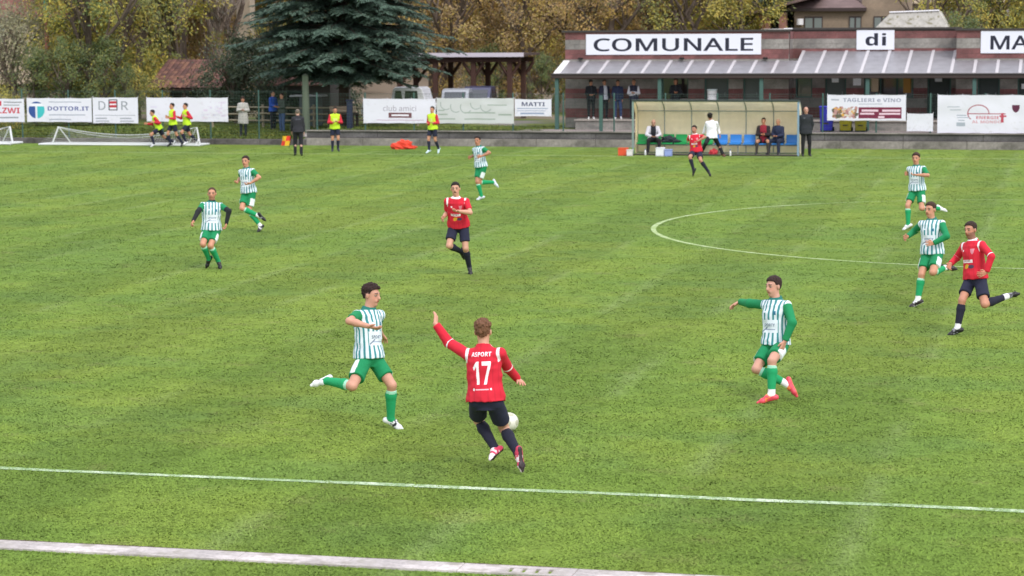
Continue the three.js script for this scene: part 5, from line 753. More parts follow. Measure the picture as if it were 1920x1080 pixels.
  bib_walking: { b: [-23.349, 0.0, -84.123], h: 1.72, f: [-0.365, 0.931], hf: [-0.283, 0.959], j: [0.0,0.963,0.0,-0.007,1.489,0.017,-0.008,1.649,0.02,0.156,1.422,0.078,0.232,1.157,0.066,0.06,1.157,0.235,-0.057,1.157,0.351,0.085,0.934,0.034,0.097,0.516,0.038,0.178,0.175,-0.167,0.155,0.029,-0.058,-0.168,1.422,-0.049,-0.208,1.153,-0.093,-0.164,1.128,0.143,-0.134,1.11,0.303,-0.085,0.934,-0.034,-0.147,0.539,0.091,-0.132,0.136,0.053,-0.227,0.079,0.2] },
  linesman: { b: [-27.957, 0.0, -81.973], h: 1.72, f: [-0.368, -0.93], hf: [-0.368, -0.93], j: [0.0,0.924,0.0,-0.027,1.446,-0.068,-0.046,1.596,-0.116,-0.185,1.379,0.005,-0.258,1.116,-0.037,-0.28,0.882,-0.092,-0.294,0.723,-0.129,-0.085,0.895,0.034,-0.137,0.487,-0.042,-0.115,0.086,0.014,-0.21,0.029,-0.133,0.138,1.379,-0.123,0.181,1.107,-0.126,0.184,0.866,-0.152,0.185,0.703,-0.171,0.085,0.895,-0.034,0.115,0.48,0.008,0.158,0.091,0.116,0.127,0.035,-0.055] },
  white_coat: { b: [-33.43, 0.3, -91.0], h: 1.6, f: [0.319, 0.948], hf: [0.319, 0.948], j: [0.0,0.873,0.0,0.0,1.363,0.0,0.0,1.511,0.0,0.153,1.3,-0.052,0.22,1.052,-0.048,0.12,1.052,0.153,0.052,1.052,0.29,0.081,0.846,-0.027,0.096,0.457,-0.02,0.092,0.08,-0.031,0.173,0.027,0.11,-0.153,1.3,0.052,-0.204,1.052,0.095,-0.004,1.072,0.194,0.133,1.086,0.262,-0.081,0.846,0.027,-0.088,0.457,0.042,-0.092,0.08,0.031,-0.071,0.027,0.192] },
  blue_jacket: { b: [-32.891, 0.42, -93.2], h: 1.66, f: [0.959, 0.283], hf: [0.959, 0.283], j: [0.0,0.905,0.0,0.0,1.414,0.0,0.0,1.568,0.0,0.047,1.348,-0.161,0.105,1.089,-0.171,0.295,1.065,-0.039,0.424,1.048,0.051,0.025,0.877,-0.085,0.04,0.474,-0.093,0.029,0.083,-0.096,0.197,0.028,-0.081,-0.047,1.348,0.161,-0.03,1.085,0.194,0.198,1.037,0.186,0.353,1.004,0.18,-0.025,0.877,0.085,-0.017,0.474,0.1,-0.028,0.083,0.097,0.121,0.028,0.175] },
  jeans_man: { b: [-32.207, 0.4, -92.4], h: 1.6, f: [-0.594, 0.805], hf: [-0.594, 0.805], j: [0.0,0.873,0.0,0.0,1.363,0.0,0.0,1.511,0.0,0.13,1.3,0.096,0.146,1.048,0.139,-0.05,1.048,0.25,-0.183,1.048,0.325,0.069,0.846,0.051,0.071,0.457,0.067,0.078,0.08,0.058,0.009,0.027,0.205,-0.13,1.3,-0.096,-0.176,1.048,-0.098,-0.224,1.07,0.12,-0.257,1.086,0.269,-0.069,0.846,-0.051,-0.085,0.457,-0.048,-0.078,0.08,-0.057,-0.199,0.027,0.052] },
  hooded: { b: [-19.004, 1.0, -92.6], h: 1.56, f: [0.368, 0.93], hf: [0.368, 0.93], j: [0.0,0.851,0.0,0.0,1.329,0.0,0.0,1.473,0.0,0.147,1.267,-0.058,0.197,1.023,-0.051,0.144,0.997,0.16,0.108,0.98,0.303,0.077,0.825,-0.031,0.092,0.445,-0.024,0.088,0.078,-0.034,0.174,0.026,0.099,-0.147,1.267,0.058,-0.179,1.023,0.097,0.001,0.973,0.213,0.122,0.939,0.292,-0.077,0.825,0.031,-0.084,0.445,0.045,-0.088,0.078,0.035,-0.06,0.026,0.191] },
  white_top: { b: [-18.489, 1.0, -92.8], h: 1.56, f: [0.553, 0.833], hf: [0.553, 0.833], j: [0.0,0.851,0.0,0.0,1.329,0.0,0.0,1.473,0.0,0.131,1.267,-0.087,0.156,1.019,-0.104,0.178,0.803,-0.079,0.192,0.655,-0.062,0.069,0.825,-0.046,0.085,0.445,-0.043,0.079,0.078,-0.052,0.191,0.026,0.06,-0.131,1.267,0.087,-0.156,1.019,0.104,-0.142,0.803,0.133,-0.132,0.655,0.153,-0.069,0.825,0.046,-0.073,0.445,0.062,-0.079,0.078,0.053,-0.019,0.026,0.199] },
  navy_man: { b: [-17.877, 1.0, -92.5], h: 1.55, f: [0.149, 0.989], hf: [0.149, 0.989], j: [0.0,0.845,0.0,0.0,1.32,0.0,0.0,1.464,0.0,0.155,1.259,-0.023,0.184,1.013,-0.028,0.193,0.797,0.004,0.199,0.651,0.025,0.082,0.819,-0.012,0.14,0.461,0.088,0.127,0.106,-0.0,0.181,0.055,0.148,-0.155,1.259,0.023,-0.199,1.017,0.055,-0.118,0.841,0.153,-0.062,0.721,0.221,-0.082,0.819,0.012,-0.091,0.443,0.025,-0.093,0.077,0.014,-0.1,0.026,0.172] },
  crossed_arms: { b: [-17.235, 1.0, -92.6], h: 1.58, f: [0.062, 0.998], hf: [0.062, 0.998], j: [0.0,0.862,0.0,0.0,1.346,0.0,0.0,1.492,0.0,0.159,1.283,-0.01,0.215,1.039,0.023,0.048,1.065,0.166,-0.066,1.083,0.263,0.084,0.835,-0.005,0.096,0.451,0.006,0.096,0.079,-0.006,0.137,0.027,0.149,-0.159,1.283,0.01,-0.211,1.039,0.05,-0.029,1.048,0.177,0.094,1.054,0.264,-0.084,0.835,0.005,-0.095,0.451,0.017,-0.096,0.079,0.006,-0.117,0.027,0.165] },
  window_man: { b: [-15.55, 1.0, -92.75], h: 1.6, f: [0.235, 0.972], hf: [0.235, 0.972], j: [0.0,0.873,0.0,0.008,1.361,0.033,0.009,1.51,0.038,0.164,1.299,-0.009,0.226,1.051,0.014,0.084,1.078,0.186,-0.013,1.096,0.303,0.083,0.846,-0.02,0.097,0.457,-0.011,0.094,0.08,-0.022,0.163,0.027,0.125,-0.15,1.299,0.067,-0.195,1.051,0.116,0.009,1.06,0.211,0.147,1.066,0.276,-0.083,0.846,0.02,-0.092,0.457,0.034,-0.094,0.08,0.023,-0.088,0.027,0.185] },
  white_sweater: { b: [-12.632, 0.0, -83.3], h: 1.74, f: [0.198, -0.98], hf: [-0.4, -0.917], j: [0.0,0.759,0.0,-0.005,1.292,-0.02,-0.066,1.441,-0.016,-0.177,1.22,-0.052,-0.272,1.038,-0.24,-0.346,0.806,-0.218,-0.397,0.649,-0.203,-0.091,0.73,-0.017,-0.162,0.504,0.333,-0.332,0.202,0.113,-0.449,0.136,-0.015,0.168,1.226,0.018,0.205,1.042,-0.188,0.261,0.805,-0.186,0.3,0.643,-0.184,0.091,0.73,0.019,0.22,0.42,-0.239,0.404,0.101,-0.058,0.553,0.029,0.027] },
  standing_coat: { b: [-9.325, 0.0, -84.205], h: 1.76, f: [0.319, 0.948], hf: [0.319, 0.948], j: [0.0,0.96,0.0,0.0,1.499,0.0,0.0,1.662,0.0,0.169,1.43,-0.057,0.225,1.158,-0.104,0.179,0.916,-0.127,0.147,0.751,-0.143,0.089,0.93,-0.03,0.129,0.504,-0.043,0.133,0.089,-0.058,0.222,0.031,0.097,-0.169,1.43,0.057,-0.242,1.158,0.053,-0.219,0.916,0.007,-0.204,0.751,-0.025,-0.089,0.93,0.03,-0.097,0.503,0.046,-0.101,0.088,0.034,-0.078,0.03,0.212] },
  coach: { b: [-15.048, 0.0, -84.75], h: 1.72, f: [0.235, 0.972], hf: [0.235, 0.972], j: [0.0,0.56,0.0,0.046,1.048,0.192,0.068,1.177,0.283,0.209,0.986,0.126,0.303,0.735,0.194,0.169,0.677,0.386,0.078,0.637,0.517,0.089,0.531,-0.022,0.283,0.531,0.349,0.308,0.126,0.364,0.381,0.07,0.523,-0.129,0.986,0.208,-0.181,0.735,0.311,0.026,0.677,0.421,0.166,0.637,0.496,-0.089,0.531,0.022,-0.093,0.531,0.44,-0.108,0.126,0.464,-0.101,0.07,0.639] },
  red_sub: { b: [-10.932, 0.0, -84.75], h: 1.72, f: [0.027, 1.0], hf: [0.027, 1.0], j: [0.0,0.56,0.0,0.002,1.084,0.055,0.002,1.243,0.063,0.175,1.016,0.043,0.23,0.751,0.095,0.054,0.751,0.26,-0.066,0.751,0.373,0.092,0.531,-0.003,0.204,0.531,0.4,0.225,0.126,0.42,0.264,0.07,0.59,-0.173,1.016,0.053,-0.224,0.751,0.107,-0.04,0.771,0.262,0.085,0.785,0.367,-0.092,0.531,0.003,-0.182,0.531,0.411,-0.202,0.126,0.432,-0.231,0.07,0.604] },
  navy_sub: { b: [-10.363, 0.0, -84.75], h: 1.68, f: [-0.365, 0.931], hf: [-0.365, 0.931], j: [0.0,0.56,0.0,-0.026,1.069,0.067,-0.03,1.225,0.077,0.135,1.004,0.12,0.165,0.745,0.187,-0.054,0.706,0.268,-0.202,0.68,0.322,0.083,0.532,0.033,0.031,0.532,0.438,0.042,0.136,0.464,0.012,0.081,0.632,-0.181,1.004,-0.004,-0.248,0.745,0.025,-0.143,0.706,0.233,-0.071,0.68,0.374,-0.083,0.532,-0.033,-0.321,0.532,0.3,-0.346,0.136,0.311,-0.438,0.081,0.455] }
};
function person(pose, o) {
  const P = POSES[pose], s = P.h / 1.78, J = (i) => P.j.slice(3 * i, 3 * i + 3), g = new THREE.Group(), near = Math.hypot(P.b[0], P.b[2]);
  const cell = (near < 32 ? 0.0095 : near < 48 ? 0.014 : near < 70 ? 0.018 : 0.022) * s;
  const K = { pelvis: J(0), neck: J(1), head: J(2) }; ['L', 'R'].forEach((k, q) => ['sh', 'el', 'wr', 'tip', 'hip', 'kn', 'an', 'to'].forEach((n, i) => { K[n + k] = J(3 + q * 8 + i); }));
  const su = nrm(sub(K.neck, K.pelvis)), Ls = nrm(sub(K.shL, K.shR)), Lh = nrm(sub(K.hipL, K.hipR)), TL = len(sub(K.neck, K.pelvis));
  const local = (x, y, z) => { const q = [x - K.pelvis[0], y - K.pelvis[1], z - K.pelvis[2]], h = dot(q, su), v = h / TL; let L = mix3(Lh, Ls, clamp(v)); L = nrm(add(L, su, -dot(L, su))); const F = crs(L, su); return [dot(q, L), h, dot(q, F), v]; };
  const torso = (dw, dd, v0, v1, flare = 0, TWx = TW, TDx = TD) => (x, y, z) => { const [a, h, b, v] = local(x, y, z), w = TWx(v) * s + dw + flare * clamp(0.2 - v), d = TDx(v) * s + dd + flare * clamp(0.2 - v), e = (Math.hypot(a / w, b / d) - 1) * Math.min(w, d); return Math.max(e, (v0 - v) * TL, (v - v1) * TL); };
  const ab = s * ((o.sleeve ?? 0.62) > 1 || o.under ? 0.76 : 1), limb = (k) => { const calf = add(mix3(K['kn' + k], K['an' + k], 0.3), nrm(sub(K['kn' + k], mix3(K['hip' + k], K['an' + k], 0.5))), -0.012 * s); return [cone(K['hip' + k], K['kn' + k], 0.088 * s, 0.056 * s), cone(K['kn' + k], calf, 0.05 * s, 0.057 * s), cone(calf, K['an' + k], 0.057 * s, 0.037 * s), cone(K['sh' + k], K['el' + k], 0.048 * ab, 0.04 * ab), cone(K['el' + k], mix3(K['el' + k], K['wr' + k], 0.35), 0.04 * ab, 0.042 * ab), cone(mix3(K['el' + k], K['wr' + k], 0.35), K['wr' + k], 0.042 * ab, 0.028 * s)]; };
  const bulk = o.bulk ?? 0, bounds = (pts, m) => [[0, 1, 2].map((i) => Math.min(...pts.map((p) => p[i])) - m), [0, 1, 2].map((i) => Math.max(...pts.map((p) => p[i])) + m)];
  const all = Object.values(K), skin = LIN(o.skin ?? 0xc08a6e);
  // ---- head
  const hf = nrm([P.hf[0], 0.0, P.hf[1]]), hu = nrm(sub(K.head, K.neck)), hU = nrm(add(hu, [0, 1, 0], 1.6)), hL = nrm(crs(hU, hf)), hF = crs(hL, hU), hs = s * 1.02;
  const hq = (x, y, z) => { const q = [x - K.head[0], y - K.head[1], z - K.head[2]]; return [dot(q, hL) / hs, dot(q, hU) / hs, dot(q, hF) / hs]; };
  const cran = ell([0, 0.03, -0.012], [0.076, 0.088, 0.096]), hp = [cran, ell([0, -0.035, 0.026], [0.06, 0.082, 0.066]), cone([0, -0.095, 0.058], [0, -0.098, 0.062], 0.024, 0.022), cone([0, 0.02, 0.088], [0, -0.026, 0.108], 0.009, 0.015), cone([-0.034, 0.026, 0.078], [0.034, 0.026, 0.078], 0.013, 0.013), cone([-0.02, -0.058, 0.08], [0.02, -0.058, 0.08], 0.01, 0.01)], ears = [ell([0.079, -0.004, -0.008], [0.012, 0.032, 0.02]), ell([-0.079, -0.004, -0.008], [0.012, 0.032, 0.02])], eyeS = [cone([0.031, 0.008, 0.094], [0.032, 0.008, 0.094], 0.013, 0.013), cone([-0.031, 0.008, 0.094], [-0.032, 0.008, 0.094], 0.013, 0.013)], eyeB = [cone([0.031, 0.006, 0.076], [0.032, 0.006, 0.076], 0.013, 0.013), cone([-0.031, 0.006, 0.076], [-0.032, 0.006, 0.076], 0.013, 0.013)], hN = union(hp, 0.022);
  const neckC = cone(add(K.neck, su, -0.03 * s), add(K.head, hU, -0.05 * s), 0.062 * s, 0.055 * s);
  const headF = (x, y, z) => { const [a, b, c] = hq(x, y, z); let d = hN(a, b, c); for (const e of eyeS) d = smax(d, -e(a, b, c), 0.012); for (const e of eyeB) d = Math.min(d, e(a, b, c)); for (const e of ears) d = smin(d, e(a, b, c), 0.008); if (o.mouth) d = smax(d, -cone([-0.012, -0.06, 0.095], [0.012, -0.06, 0.095], 0.009, 0.009)(a, b, c), 0.006); return smin(d * hs, neckC(x, y, z), 0.03 * s); };
  const hb = 0.17 * s, headG = netMesh(headF, K.head.map((v) => v - hb), K.head.map((v) => v + hb), (near < 32 ? 0.0048 : near < 70 ? 0.007 : 0.01) * s);
  const hair = LIN(o.hair ?? 0x2a1c14), lipC = [skin[0] * 0.75, skin[1] * 0.5, skin[2] * 0.5];
  paint(headG, (x, y, z) => {
    const [a, b, c] = hq(x, y, z), ax = Math.abs(a);
    if (Math.min(eyeB[0](a, b, c), eyeB[1](a, b, c)) < 0.002 && c > 0.07 && Math.abs(b - 0.006) < 0.009) return Math.hypot(ax - 0.0315, b - 0.006) < 0.0075 ? [0.03, 0.022, 0.018] : [0.26, 0.2, 0.18];
    if (c > 0.05 && ax > 0.012 && ax < 0.05 && Math.abs(b - 0.033 + (ax - 0.03) * 0.15) < 0.006) return mix3(hair, skin, 0.15); if (c > 0.07 && ax < 0.024 && Math.abs(b + 0.059) < 0.009) return o.mouth ? [0.09, 0.03, 0.03] : lipC;
    if (o.beard && b < -0.03 && c > -0.02 && !(ax < 0.02 && b > -0.05)) return mix3(hair, skin, o.beard === 1 ? 0.45 : 0.7); if (cran(a, b, c) < 0.02 && b > 0.02 && c < 0.03 && !o.bald) return mix3(hair, skin, 0.2);
    const q = 0.93 + 0.14 * noise3(x * 40, y * 40, z * 40), cheek = c > 0.05 && Math.abs(b + 0.025) < 0.02 && ax > 0.02 ? 0.06 : 0; return [skin[0] * q * (1 + cheek), skin[1] * q * (1 - cheek), skin[2] * q * (1 - cheek)];
  });
  // ---- body and hands
  const bodyF = union([torso(0, 0, -0.2, 1.02), ...limb('L'), ...limb('R'), neckC, cone(add(K.neck, su, -0.04 * s), K.shL, 0.045 * s, 0.04 * s), cone(add(K.neck, su, -0.04 * s), K.shR, 0.045 * s, 0.04 * s)], 0.022 * s);
  const [blo, bhi] = bounds(all, 0.13 * s), pieces = [paint(netMesh(bodyF, blo, bhi, cell), (x, y, z) => { const q = 0.92 + 0.16 * noise3(x * 25, y * 25, z * 25); return [skin[0] * q, skin[1] * q, skin[2] * q]; }), headG];
  for (const k of ['L', 'R']) {
    const w = K['wr' + k], d = nrm(sub(K['tip' + k], w)), fw = nrm([P.f[0], 0, P.f[1]]); let T = add(fw, d, -dot(fw, d)); if (len(T) < 0.35) T = add([0, 1, 0], d, -d[1]); T = nrm(T); const N = crs(d, T), sgn = k === 'L' ? 1 : -1, loc = (a, b, c) => add(add(add(w, d, a * s), T, b * s), N, c * s * sgn);
    const curl = o.fist ?? 0.45, prims = [cone(loc(0, 0.016, 0), loc(0.085, 0.028, 0), 0.018 * s, 0.014 * s), cone(loc(0, 0, 0), loc(0.088, 0.006, 0), 0.02 * s, 0.014 * s), cone(loc(0, -0.012, 0), loc(0.083, -0.026, 0), 0.017 * s, 0.013 * s), cone(loc(0.02, 0.025, 0.002), loc(0.05, 0.052, 0.012), 0.013 * s, 0.011 * s), cone(loc(0.05, 0.052, 0.012), loc(0.08, 0.056, 0.024), 0.011 * s, 0.009 * s)];
    [[0.033, 0.068], [0.012, 0.077], [-0.01, 0.072], [-0.031, 0.056]].forEach(([b, L], i) => { let p = [0.085 - (i === 3 ? 0.006 : 0), b, 0], an = curl * (0.35 + 0.1 * i); for (const f of [0.45, 0.32, 0.23]) { const q = [p[0] + Math.cos(an) * L * f, p[1] + b * 0.12, p[2] + Math.sin(an) * L * f]; prims.push(cone(loc(...p), loc(...q), 0.0092 * s, 0.0082 * s)); p = q; an += curl * 0.9; } });
    const [lo, hi] = bounds([w, loc(0.17, 0, 0), loc(0.06, 0.07, 0), loc(0.06, -0.05, 0.08)], 0.03 * s); pieces.push(paint(netMesh(union(prims, 0.006 * s), lo, hi, (near < 48 ? 0.0048 : 0.006) * s), (x, y, z) => o.gloves ?? [skin[0] * 1.02, skin[1] * 0.96, skin[2] * 0.95]));
  }
  const body = lit(new THREE.Mesh(mergeGeometries(pieces), SKIN_M)); body.name = 'body'; g.add(body);
  // ---- hair
  if (!o.bald) {
    const th = o.hairT ?? 0.012, low = o.hairLow ?? 0, hairF = (x, y, z) => { const [a, b, c] = hq(x, y, z), cut = lerp(-0.06 + low, 0.01 + low, smooth(-0.08, 0.0, c)) + 0.062 * smooth(0.0, 0.055, c) + 0.012 * smooth(0.055, 0.09, c) + (o.recede ?? 0) * smooth(0.02, 0.09, c); const t = th * (0.35 + 0.85 * smooth(0.02, 0.1, b)), rough = (o.curl ?? 0.004); return smax(cran(a, b, c) - t + rough * (noise3(a * 70, b * 45, c * 70) - 0.5) * 2, (cut - b + 0.006 * (noise3(a * 60, 3, c * 60) - 0.5)) * 0.85, 0.008) * hs; };
    part('hair', paint(netMesh(hairF, K.head.map((v) => v - hb), K.head.map((v) => v + hb), (near < 32 ? 0.004 : near < 70 ? 0.0065 : 0.009) * s), (x, y, z) => { const q = 0.6 + 0.8 * noise3(x * 90, y * 35, z * 90); return [hair[0] * q, hair[1] * q, hair[2] * q]; }), CLOTH_M, g);
  }
  // ---- shirt, with the print laid on by the torso's own frame
  const fold = (x, y, z, a) => a * ((noise3(x * 7 + 3, y * 5, z * 7) - 0.5) * 1.7 + (Math.abs(2 * noise3(x * 9 + y * 7, y * 11 - x * 5 + 5, z * 9 + y * 4) - 1) - 0.45) * 0.9 + (noise3(x * 24, y * 16 + 5, z * 24) - 0.5) * 0.5), hem = o.hem ?? -0.04, sl = o.sleeve ?? 0.62, arm = {};
  const sleeveF = (k) => { const a = K['sh' + k], e = K['el' + k], w = K['wr' + k], r = 0.06 * s + bulk, d1 = nrm(sub(e, a)), d2 = nrm(sub(w, e)); if (sl <= 1) { const end = mix3(a, e, sl), c = cone(a, e, r, r * 0.93); return (x, y, z) => smax(c(x, y, z), (x - end[0]) * d1[0] + (y - end[1]) * d1[1] + (z - end[2]) * d1[2], 0.008); } const end = mix3(e, w, sl - 1), c1 = cone(a, e, r, r * 0.92), c2 = cone(e, w, r * 0.92, r * 0.7); return (x, y, z) => smin(c1(x, y, z), smax(c2(x, y, z), (x - end[0]) * d2[0] + (y - end[1]) * d2[1] + (z - end[2]) * d2[2], 0.008), 0.02); };
  const tS = torso(0.012 * s + bulk, 0.012 * s + bulk, hem, 1.0, o.flare ?? 0.03, SW, SD), ring = cone(add(K.neck, su, -0.05 * s), add(K.neck, nrm(add(su, hU)), 0.03 * s), 0.088 * s, 0.07 * s), ringTop = add(K.neck, nrm(add(su, hU)), 0.03 * s), ringN = nrm(add(add(su, hU), crs(Ls, su), 0.5)), sL = sleeveF('L'), sR = sleeveF('R'), yoke = union([cone(add(K.neck, su, -0.05 * s), K.shL, 0.056 * s + bulk, 0.055 * s + bulk), cone(add(K.neck, su, -0.05 * s), K.shR, 0.056 * s + bulk, 0.055 * s + bulk)], 0.02);
  const shirtF = (x, y, z) => { let d = smin(tS(x, y, z), yoke(x, y, z), 0.05 * s); const da = Math.min(sL(x, y, z), sR(x, y, z)), fa = lerp(0.004, 0.013, smooth(-0.02, 0.03, da - d)); d = smin(d, da, 0.028 * s); const lh = local(x, y, z)[1]; d = smin(d, smax(ring(x, y, z), (x - ringTop[0]) * ringN[0] + (y - ringTop[1]) * ringN[1] + (z - ringTop[2]) * ringN[2], 0.006), 0.03 * s); d = smax(d, (hem - 0.004) * TL - lh, 0.006); return d + fold(x, y, z, fa * s); };
  let sg = netMesh(shirtF, blo, bhi, cell); sg = sg.toNonIndexed();
  { const p = sg.attributes.position, n = sg.attributes.normal, uv = new Float32Array(p.count * 2), armP = (k, q) => { const a = K['sh' + k], e = K['el' + k], w = K['wr' + k], pr = (u, v) => { const d = sub(v, u), t = clamp(dot(sub(q, u), d) / dot(d, d)); return [t, len(sub(q, add(u, d, t)))]; }; const [t1, d1] = pr(a, e), [t2, d2] = pr(e, w); return d1 < d2 ? [t1 * 0.53, d1] : [0.53 + t2 * 0.47, d2]; };
    for (let i = 0; i < p.count; i += 3) {
      const c = [0, 1, 2].map((e) => (p.array[3 * i + e] + p.array[3 * i + 3 + e] + p.array[3 * i + 6 + e]) / 3), nn = [0, 1, 2].map((e) => n.array[3 * i + e] + n.array[3 * i + 3 + e] + n.array[3 * i + 6 + e]), lc = local(...c);
      const dT = torso(0.0, 0.0, -9, 9)(...c), aL = armP('L', c), aR = armP('R', c), side = aL[1] < aR[1] ? 'L' : 'R', aa = side === 'L' ? aL : aR, onArm = aa[1] < 0.1 * s + bulk && (Math.abs(lc[0]) > 0.175 * s || dT > 0.03 + bulk) && (aa[0] > 0.04 || Math.abs(lc[0]) > 0.19 * s);
      let L = nrm(mix3(Lh, Ls, clamp(lc[3]))); const F = crs(L, su), front = dot(nn, F) >= 0;
      for (let e = 0; e < 3; e++) { const q = [p.getX(i + e), p.getY(i + e), p.getZ(i + e)]; let u, v; if (onArm) { const a2 = armP(side, q); u = 1024 + 128 + clamp(dot(sub(q, K['sh' + side]), F) / s * 500, -120, 120); v = clamp(a2[0], 0.01, 0.99) * 704; } else { const l = local(...q), xa = lerp(0.172 * Math.atan2(l[0], (front ? 1 : -1) * l[2] * 1.3 + 1e-6), l[0] / s, smooth(0.55, 0.8, l[3])); u = front ? clamp(FX(xa), 2, 509) : 512 + clamp(FX(-xa), 3, 510); v = clamp(VY(l[1] / s), 1, 702); } uv[2 * (i + e)] = u / 1280; uv[2 * (i + e) + 1] = 1 - v / 704; }
    }
    sg.setAttribute('uv', new THREE.BufferAttribute(uv, 2)); }
  const shirt = part(o.shirtName ?? 'shirt', sg, SHIRT[o.shirt], g);
  if (o.under) for (const k of ['L', 'R']) { const e0 = mix3(K['sh' + k], K['el' + k], sl - 0.1), [lo, hi] = bounds([e0, K['el' + k], K['wr' + k]], 0.08 * s), w = K['wr' + k], d2 = nrm(sub(w, K['el' + k])), f = union([cone(e0, K['el' + k], 0.055 * s, 0.05 * s), cone(K['el' + k], w, 0.052 * s, 0.036 * s)], 0.02); part('undersleeve', paint(netMesh((x, y, z) => f(x, y, z) + fold(x, y, z, 0.003), lo, hi, cell), () => LIN(o.under)), CLOTH_M, g); }
  // ---- shorts or trousers
  const lc = LIN(o.legs ?? 0x0f8250), legEnd = o.trousers ? 2 : 0.7, panel = o.panel ? LIN(o.panel) : null;
  const legF = (k) => { const a = K['hip' + k], e = K['kn' + k], w = K['an' + k], d1 = nrm(sub(e, a)), d2 = nrm(sub(w, e)); if (!o.trousers) { const end = mix3(a, e, legEnd), c = cone(a, mix3(a, e, 0.9), 0.091 * s, 0.097 * s); return (x, y, z) => smax(c(x, y, z), (x - end[0]) * d1[0] + (y - end[1]) * d1[1] + (z - end[2]) * d1[2], 0.008); } const c1 = cone(a, e, 0.1 * s, 0.075 * s), c2 = cone(e, w, 0.073 * s, 0.058 * s); return (x, y, z) => smin(c1(x, y, z), smax(c2(x, y, z), (x - w[0]) * d2[0] + (y - w[1]) * d2[1] + (z - w[2]) * d2[2] - 0.035 * s, 0.01), 0.02); };
  const hipsF = torso(0.013 * s, 0.013 * s, -0.22, 0.22), lL = legF('L'), lR = legF('R'), shortsF = (x, y, z) => smin(smin(hipsF(x, y, z), lL(x, y, z), 0.03 * s), lR(x, y, z), 0.018 * s) + fold(x + 7, y, z, 0.006 * s);
  const [llo, lhi] = bounds([K.pelvis, add(K.pelvis, su, 0.1), K.hipL, K.hipR, K.knL, K.knR, ...(o.trousers ? [K.anL, K.anR] : [])], 0.14 * s);
  part(o.trousers ? 'trousers' : 'shorts', paint(netMesh(shortsF, llo, lhi, cell), (x, y, z) => { const q = 0.94 + 0.12 * noise3(x * 30, y * 30, z * 30); if (panel) for (const k of ['L', 'R']) { const a = K['hip' + k], d = sub(K['kn' + k], a), r = sub([x, y, z], a), t = dot(r, d) / dot(d, d), off = sub(r, [d[0] * t, d[1] * t, d[2] * t]), out = dot(off, Lh) * (k === 'L' ? 1 : -1); if (t > (o.panelT ?? 0.3) && out > 0.055 * s && len(off) < 0.14 * s) return panel; } return [lc[0] * q, lc[1] * q, lc[2] * q]; }), CLOTH_M, g);
  // ---- socks and shoes
  for (const k of ['L', 'R']) {
    const kn = K['kn' + k], an = K['an' + k], to = K['to' + k], dn = nrm(sub(an, kn)), f = nrm(add(sub(to, an), dn, -0.0)), sole = nrm(add(dn, f, -dot(dn, f))), footU = [-sole[0], -sole[1], -sole[2]];
    const heel = add(add(an, f, -0.045 * s), sole, 0.045 * s), ball = add(add(an, f, 0.13 * s), sole, 0.052 * s), toe = add(add(an, f, 0.185 * s), sole, 0.058 * s), inst = add(add(an, f, 0.05 * s), sole, 0.02 * s);
    if (!o.trousers) { const top = mix3(kn, an, 0.14), sk = LIN(o.socks ?? 0x16965c), band = LIN(o.sockBand ?? o.socks ?? 0x16965c), tape = o.tape ? LIN(o.tape) : null, calf = add(mix3(kn, an, 0.3), nrm(sub(kn, mix3(K['hip' + k], an, 0.5))), -0.012 * s), base = union([cone(top, calf, 0.057 * s, 0.064 * s), cone(calf, an, 0.064 * s, 0.043 * s), cone(an, inst, 0.043 * s, 0.036 * s)], 0.02 * s), [lo, hi] = bounds([top, an, inst], 0.08 * s);
      part('sock', paint(netMesh((x, y, z) => smax(base(x, y, z), -((x - top[0]) * dn[0] + (y - top[1]) * dn[1] + (z - top[2]) * dn[2]), 0.006) + 0.002 * (noise3(x * 30, y * 60, z * 30) - 0.5), lo, hi, cell * 0.8), (x, y, z) => { const t = dot(sub([x, y, z], kn), sub(an, kn)) / dot(sub(an, kn), sub(an, kn)); return t < 0.22 ? band : tape && t > 0.84 ? tape : sk; }), CLOTH_M, g); }
    const shape = union([cone(heel, inst, 0.033 * s, 0.035 * s), cone(add(an, sole, 0.02 * s), inst, 0.042 * s, 0.036 * s), cone(inst, ball, 0.036 * s, 0.031 * s), cone(ball, toe, 0.033 * s, 0.021 * s), cone(add(ball, crs(f, sole), 0.012 * s), add(ball, crs(f, sole), -0.012 * s), 0.03 * s, 0.03 * s), cone(heel, ball, 0.028 * s, 0.028 * s)], 0.02 * s), ground = add(an, sole, 0.082 * s), [lo, hi] = bounds([an, heel, ball, toe], 0.07 * s), bc = LIN(o.boots ?? 0x16161a), sc = LIN(o.sole ?? 0x26262a), ac = LIN(o.accent ?? o.boots ?? 0x16161a);
    part('boot', paint(netMesh((x, y, z) => smax(smax(shape(x, y, z), (x - ground[0]) * sole[0] + (y - ground[1]) * sole[1] + (z - ground[2]) * sole[2], 0.006), -(dot(sub([x, y, z], add(an, sole, -0.035 * s)), sole)), 0.004), lo, hi, Math.max(0.007, cell * 0.6) * 1), (x, y, z) => { const q = sub([x, y, z], an), a = dot(q, f) / s, h = dot(q, sole) / s; if (h > 0.07) return sc; return (a > 0.02 && a < 0.09 && noise3(x * 45, y * 45, z * 45) > 0.55) || (o.toeCap && a > 0.13) ? ac : bc; }), BOOT_M, g);
  }
  if (o.extra) o.extra(g, K, s, { su, part });
  g.name = numbered('person'); g.position.set(...P.b); scene.add(g); g.traverse((m) => { if (m.isMesh) lit(m); }); return tag(g, o.label, 'person', o.group);
}
const GREEN = { shirt: 'green', legs: 0x0f8250, socks: 0x18995f, sockBand: 0x9fd8bd, panel: 0xdfe8e8, group: 'players in white and green stripes' }, RED = { shirt: 'red', legs: 0x20233a, socks: 0x1a1c2e, group: 'players in red', boots: 0x17171b };
